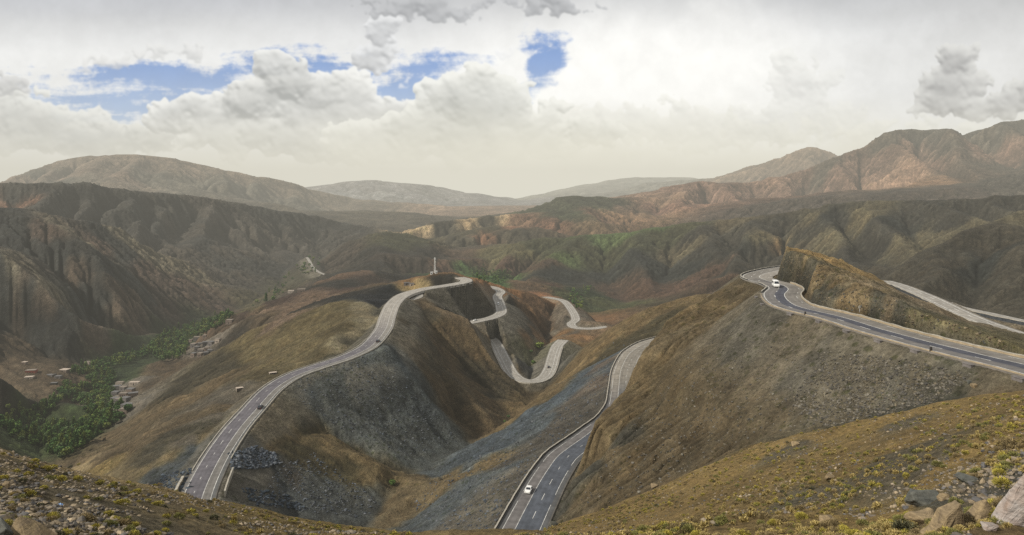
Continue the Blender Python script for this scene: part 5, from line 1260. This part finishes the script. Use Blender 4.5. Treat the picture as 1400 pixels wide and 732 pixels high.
o = link(bpy.data.objects.new('hillside_scrub', np_mesh('hillside_scrub', np.concatenate(fv), np.concatenate(fq), False, (M_bush,), None, np.concatenate(fc)))); tag(o, 'low dry scrub and grass covering the near hillsides', 'scrub', kind='stuff')
print('bushes', len(allb), time.time()-T0)

# loose stones
ICO = bmesh.new(); bmesh.ops.create_icosphere(ICO, subdivisions=1, radius=1); IV = np.array([v.co[:] for v in ICO.verts]); IF = np.array([[v.index for v in f.verts] for f in ICO.faces]); ICO.free()
def stones(name, label, P, S_, cols, rs):
    g = np.random.default_rng(rs); n_ = len(P); K = len(IV)
    V = IV[None]*g.uniform(.55, 1.25, (n_, K, 1)); V = V*g.uniform(.5, 1.2, (n_, 1, 3))*np.array([1, 1, .7])
    a = g.uniform(0, 6.28, n_); ca, sa = np.cos(a)[:, None], np.sin(a)[:, None]
    V = np.stack([V[..., 0]*ca-V[..., 1]*sa, V[..., 0]*sa+V[..., 1]*ca, V[..., 2]], -1)*S_[:, None, None]*.5+P[:, None, :]
    Fq = (IF[None]+(np.arange(n_)*K)[:, None, None]).reshape(-1, 3)
    o = link(bpy.data.objects.new(name, np_mesh(name, V.reshape(-1, 3), Fq, False, (M_stone,), None, np.repeat(cols, K, 0)))); return tag(o, label, 'stones', kind='stuff')
def stone_field(n_, regions, smin, smax, pal, rs, dmin, dmax, dens=None, powr=2.5):
    r_ = random.Random(rs); P = []; S_ = []; C_ = []
    wts = [w_ for _, w_ in regions]
    while len(P) < n_:
        poly = r_.choices(regions, wts)[0][0]; q = scatter(poly, 1, r_)
        if not q: continue
        d = col_hit(*q[0])
        n_ -= .02
        if d is None or not dmin < d < dmax: continue
        x = (q[0][0]-CU)/F*d
        if dens and float(fbm(np.array([x/dens]), np.array([d/dens]), 3, rs)[0]) < -.05: continue
        s = smin+(smax-smin)*r_.random()**powr; P.append((x, d, ground(x, d)+s*.05)); S_.append(s); c_ = np.array(r_.choice(pal))*r_.uniform(.7, 1.25); C_.append(c_)
    return np.array(P), np.array(S_), np.array(C_)
FGL = [(-10, 612), (40, 623), (100, 635), (180, 652), (250, 672), (330, 691), (400, 710), (480, 722), (560, 732), (-10, 734)]
FGR = [(700, 738), (745, 725), (800, 708), (860, 686), (900, 670), (960, 643), (1010, 620), (1060, 603), (1180, 576), (1250, 561), (1320, 548), (1410, 538), (1410, 734), (700, 734)]
PALN = [(.18, .15, .115), (.25, .205, .145), (.14, .125, .105), (.31, .245, .16), (.21, .17, .115), (.11, .105, .10)]
stones('loose_stones', 'loose angular stones littering the near hillsides', *stone_field(9500, [(FGL, 1.1), (FGR, 1)], .05, .42, PALN, 3, 17, 118, 6.0, 3.0), 3)
BS = [(1100, 500), (1200, 490), (1330, 510), (1300, 545), (1200, 572), (1100, 590), (1040, 590), (960, 636), (900, 665), (830, 690), (790, 690), (860, 590), (930, 500), (1000, 440), (1080, 440)]
BS2 = [(1120, 480), (1250, 495), (1330, 515), (1290, 548), (1200, 570), (1130, 585), (1080, 560)]
PALS = [(.09, .083, .068), (.12, .108, .088), (.16, .145, .115), (.075, .07, .062), (.13, .11, .075)]
stones('slope_stones', 'pale stones strewn over the big slope below the upper road', *stone_field(7500, [(BS, 1), (BS2, 1.5)], .18, 1.0, PALS, 4, 118, 330, None, 3.6), 4)
SC = [([(878, 472), (838, 470), (790, 520), (700, 590), (600, 640), (560, 690), (600, 728), (670, 725), (740, 630), (825, 545), (840, 505)], 1.5), ([(395, 520), (530, 478), (560, 520), (600, 570), (630, 605), (560, 625), (450, 580), (400, 545)], 1.5), ([(380, 640), (430, 620), (520, 690), (500, 710), (400, 700), (350, 690)], 1)]
stones('scree_stones', 'grey blue scree stones on the slopes beside the gully', *stone_field(6500, SC, .3, 1.5, [(.075, .087, .10), (.095, .103, .112), (.12, .125, .13), (.065, .074, .085), (.055, .062, .07)], 5, 150, 620, None, 4.0), 5)
stones('rock_pile', 'pile of dark broken rock beside the ridge road', *stone_field(900, [([(312, 622), (345, 612), (375, 620), (385, 634), (360, 642), (318, 642)], 1)], .5, 2.4, [(.05, .06, .075), (.085, .10, .12), (.04, .05, .06), (.13, .14, .15)], 6, 200, 400, None, 1.5), 6)
stones('rock_debris', 'dark broken rock spilling below the foot of the ridge road', *stone_field(420, [([(215, 668), (222, 650), (262, 640), (262, 672), (240, 676)], 1), ([(328, 668), (390, 676), (420, 700), (350, 692)], 1.2)], .6, 2.2, [(.04, .05, .065), (.07, .085, .10), (.03, .04, .05)], 8, 200, 400, None, 1.5), 8)
stones('face_rubble', 'broken ochre rock along the face of the outcrop', *stone_field(900, [([(1062, 345), (1120, 365), (1170, 395), (1250, 425), (1350, 462), (1395, 486), (1300, 460), (1200, 440), (1120, 415), (1080, 395)], 1)], .2, .95, [(.13, .10, .065), (.10, .085, .06), (.15, .12, .075), (.07, .068, .06)], 9, 118, 320, None, 2.0), 9)

def boulder(u, v, wpx, hpx, m, label, rs, dd=None, depth=.8, rz=0, pts=None, name='boulder'):
    d = dd or col_hit(u, v); x = (u-CU)/F*d; w_ = wpx/F*d; h = hpx/F*d; g = random.Random(rs); bm = bmesh.new()
    if pts: P = [(a*w_, b*w_*depth, c_*h) for a, b, c_ in pts]
    else: P = [(g.uniform(-.5, .5)*w_, g.uniform(-.5, .5)*w_*depth, g.uniform(-.15, 1)*h) for _ in range(22)]
    for p in P: bm.verts.new(p)
    res = bmesh.ops.convex_hull(bm, input=bm.verts); bmesh.ops.delete(bm, geom=[e for e in bm.verts if not e.link_faces], context='VERTS')
    bmesh.ops.bevel(bm, geom=bm.edges[:], offset=w_*.025, segments=1, affect='EDGES')
    bmesh.ops.triangulate(bm, faces=bm.faces[:]); bmesh.ops.subdivide_edges(bm, edges=bm.edges[:], cuts=3, use_grid_fill=True)
    bm.normal_update()
    co_ = np.array([q.co[:] for q in bm.verts]); sc_ = 1/w_
    nn = fbm(co_[:, 0]*3*sc_+rs, co_[:, 1]*3*sc_+co_[:, 2]*4*sc_, 4, 900+rs, .55, True)
    for q, a in zip(bm.verts, nn): q.co += q.normal*float(a)*w_*.035
    me = bpy.data.meshes.new(name); bm.to_mesh(me); bm.free(); me.materials.append(m)
    o = link(bpy.data.objects.new(name, me)); o.location = (x, d, ground(x, d)-.12*h); o.rotation_euler = (0, 0, rz); tag(o, label, 'rock')
    return o
boulder(1294, 727, 46, 48, M_rockt, 'large angular ochre boulder in the lower right corner', 1, pts=[(-.5, -.3, 0), (-.45, .3, .1), (-.2, -.35, .62), (.3, -.25, 1.0), (.38, .2, .95), (.5, -.1, .1), (.5, .3, .0), (-.1, .3, .7), (.2, -.42, 0), (.42, -.25, .45), (-.3, -.45, .1)])
boulder(1337, 712, 36, 34, M_rockt, 'smaller peaked ochre boulder right of the large one', 2, pts=[(-.5, -.2, .05), (-.45, .3, .15), (.25, -.1, 1.0), (.5, -.3, .5), (.5, .3, .4), (.45, -.2, .0), (-.2, -.4, .3), (.1, .35, .7), (0, -.4, 0)])
boulder(1262, 716, 44, 18, M_rockt, 'flat layered ochre rock left of the large boulder', 3)
boulder(1272, 731, 34, 16, M_rockt, 'ochre rock at the bottom edge below the large boulder', 4)
boulder(1266, 690, 46, 20, M_rockg, 'dark grey-green rock behind the large boulder', 5)
boulder(1322, 661, 34, 14, M_rockg, 'dark flat rock on the slope above the boulders', 6)
boulder(1291, 683, 18, 10, M_rockt, 'small tan stone between the yellow bush and the dark rock', 7)
boulder(1352, 694, 18, 12, M_rockt, 'small ochre rock between the peaked boulder and the white rock', 8)
boulder(1388, 712, 60, 66, M_rockp, 'tall white and pink rock face at the right edge', 9, depth=.5, pts=[(-.62, -.4, 0), (-.45, .3, .15), (-.15, -.2, .35), (.1, -.1, .75), (.3, .2, 1.05), (.9, -.3, 1.1), (.9, .4, 1.1), (.9, -.5, 0), (.2, -.5, .1), (-.3, -.5, .12), (0, .4, .6)])
boulder(1350, 722, 22, 9, M_rockp, 'small pale stone below the white rock face', 10)
boulder(48, 740, 56, 40, M_rockt, 'pointed orange boulder at the lower left bottom edge', 11, pts=[(-.5, -.3, 0), (-.42, 0, 1.0), (-.2, .2, .8), (.5, -.2, .15), (.5, .3, .1), (0, -.45, .5), (-.45, -.35, .6), (.3, -.4, .0), (-.4, .4, .2)])
boulder(4, 738, 34, 30, M_rockg, 'dark brown boulder in the bottom left corner', 12)
boulder(8, 668, 10, 9, M_rockt, 'pale round stone beside the yellow bush at the left edge', 13)
boulder(757, 712, 12, 13, M_rockg, 'grey boulder on the near crest beside the lower road', 14, dd=112)
boulder(1087, 609, 10, 6, M_rockt, 'small tan stone on the crest of the right near hillside', 15)
boulder(895, 668, 10, 6, M_rockt, 'tan stone below the big slope near the crest', 16)
boulder(1331, 531, 8, 7, M_rockt, 'yellowish rock at the end of the big slope beside the gravel lay-by', 17)
boulder(1325, 524, 7, 5, M_rockg, 'grey rock above the yellowish rock by the lay-by', 18)
boulder(1130, 712, 22, 8, M_rockt, 'long low tan stone on the right near hillside', 19)
boulder(1135, 655, 14, 7, M_rockt, 'low tan stone in scrub on the right near hillside', 20)
# litter
p = at_uv(82, 692); bm = bmesh.new(); bmesh.ops.create_icosphere(bm, subdivisions=3, radius=.11)
for q in bm.verts: q.co.z = abs(q.co.z)*.9; q.co *= 1+.35*math.sin(q.co.x*60+q.co.y*45)*.5
me = bpy.data.meshes.new('plastic_bag'); bm.to_mesh(me); bm.free(); me.materials.append(flat_mat('blue_plastic', (.28, .45, .75), .4)); o = link(bpy.data.objects.new('plastic_bag', me)); o.location = (p[0], p[1], ground(p[0], p[1])); tag(o, 'crumpled light blue plastic bag among stones on the left hillside', 'litter')
print('done', time.time()-T0)
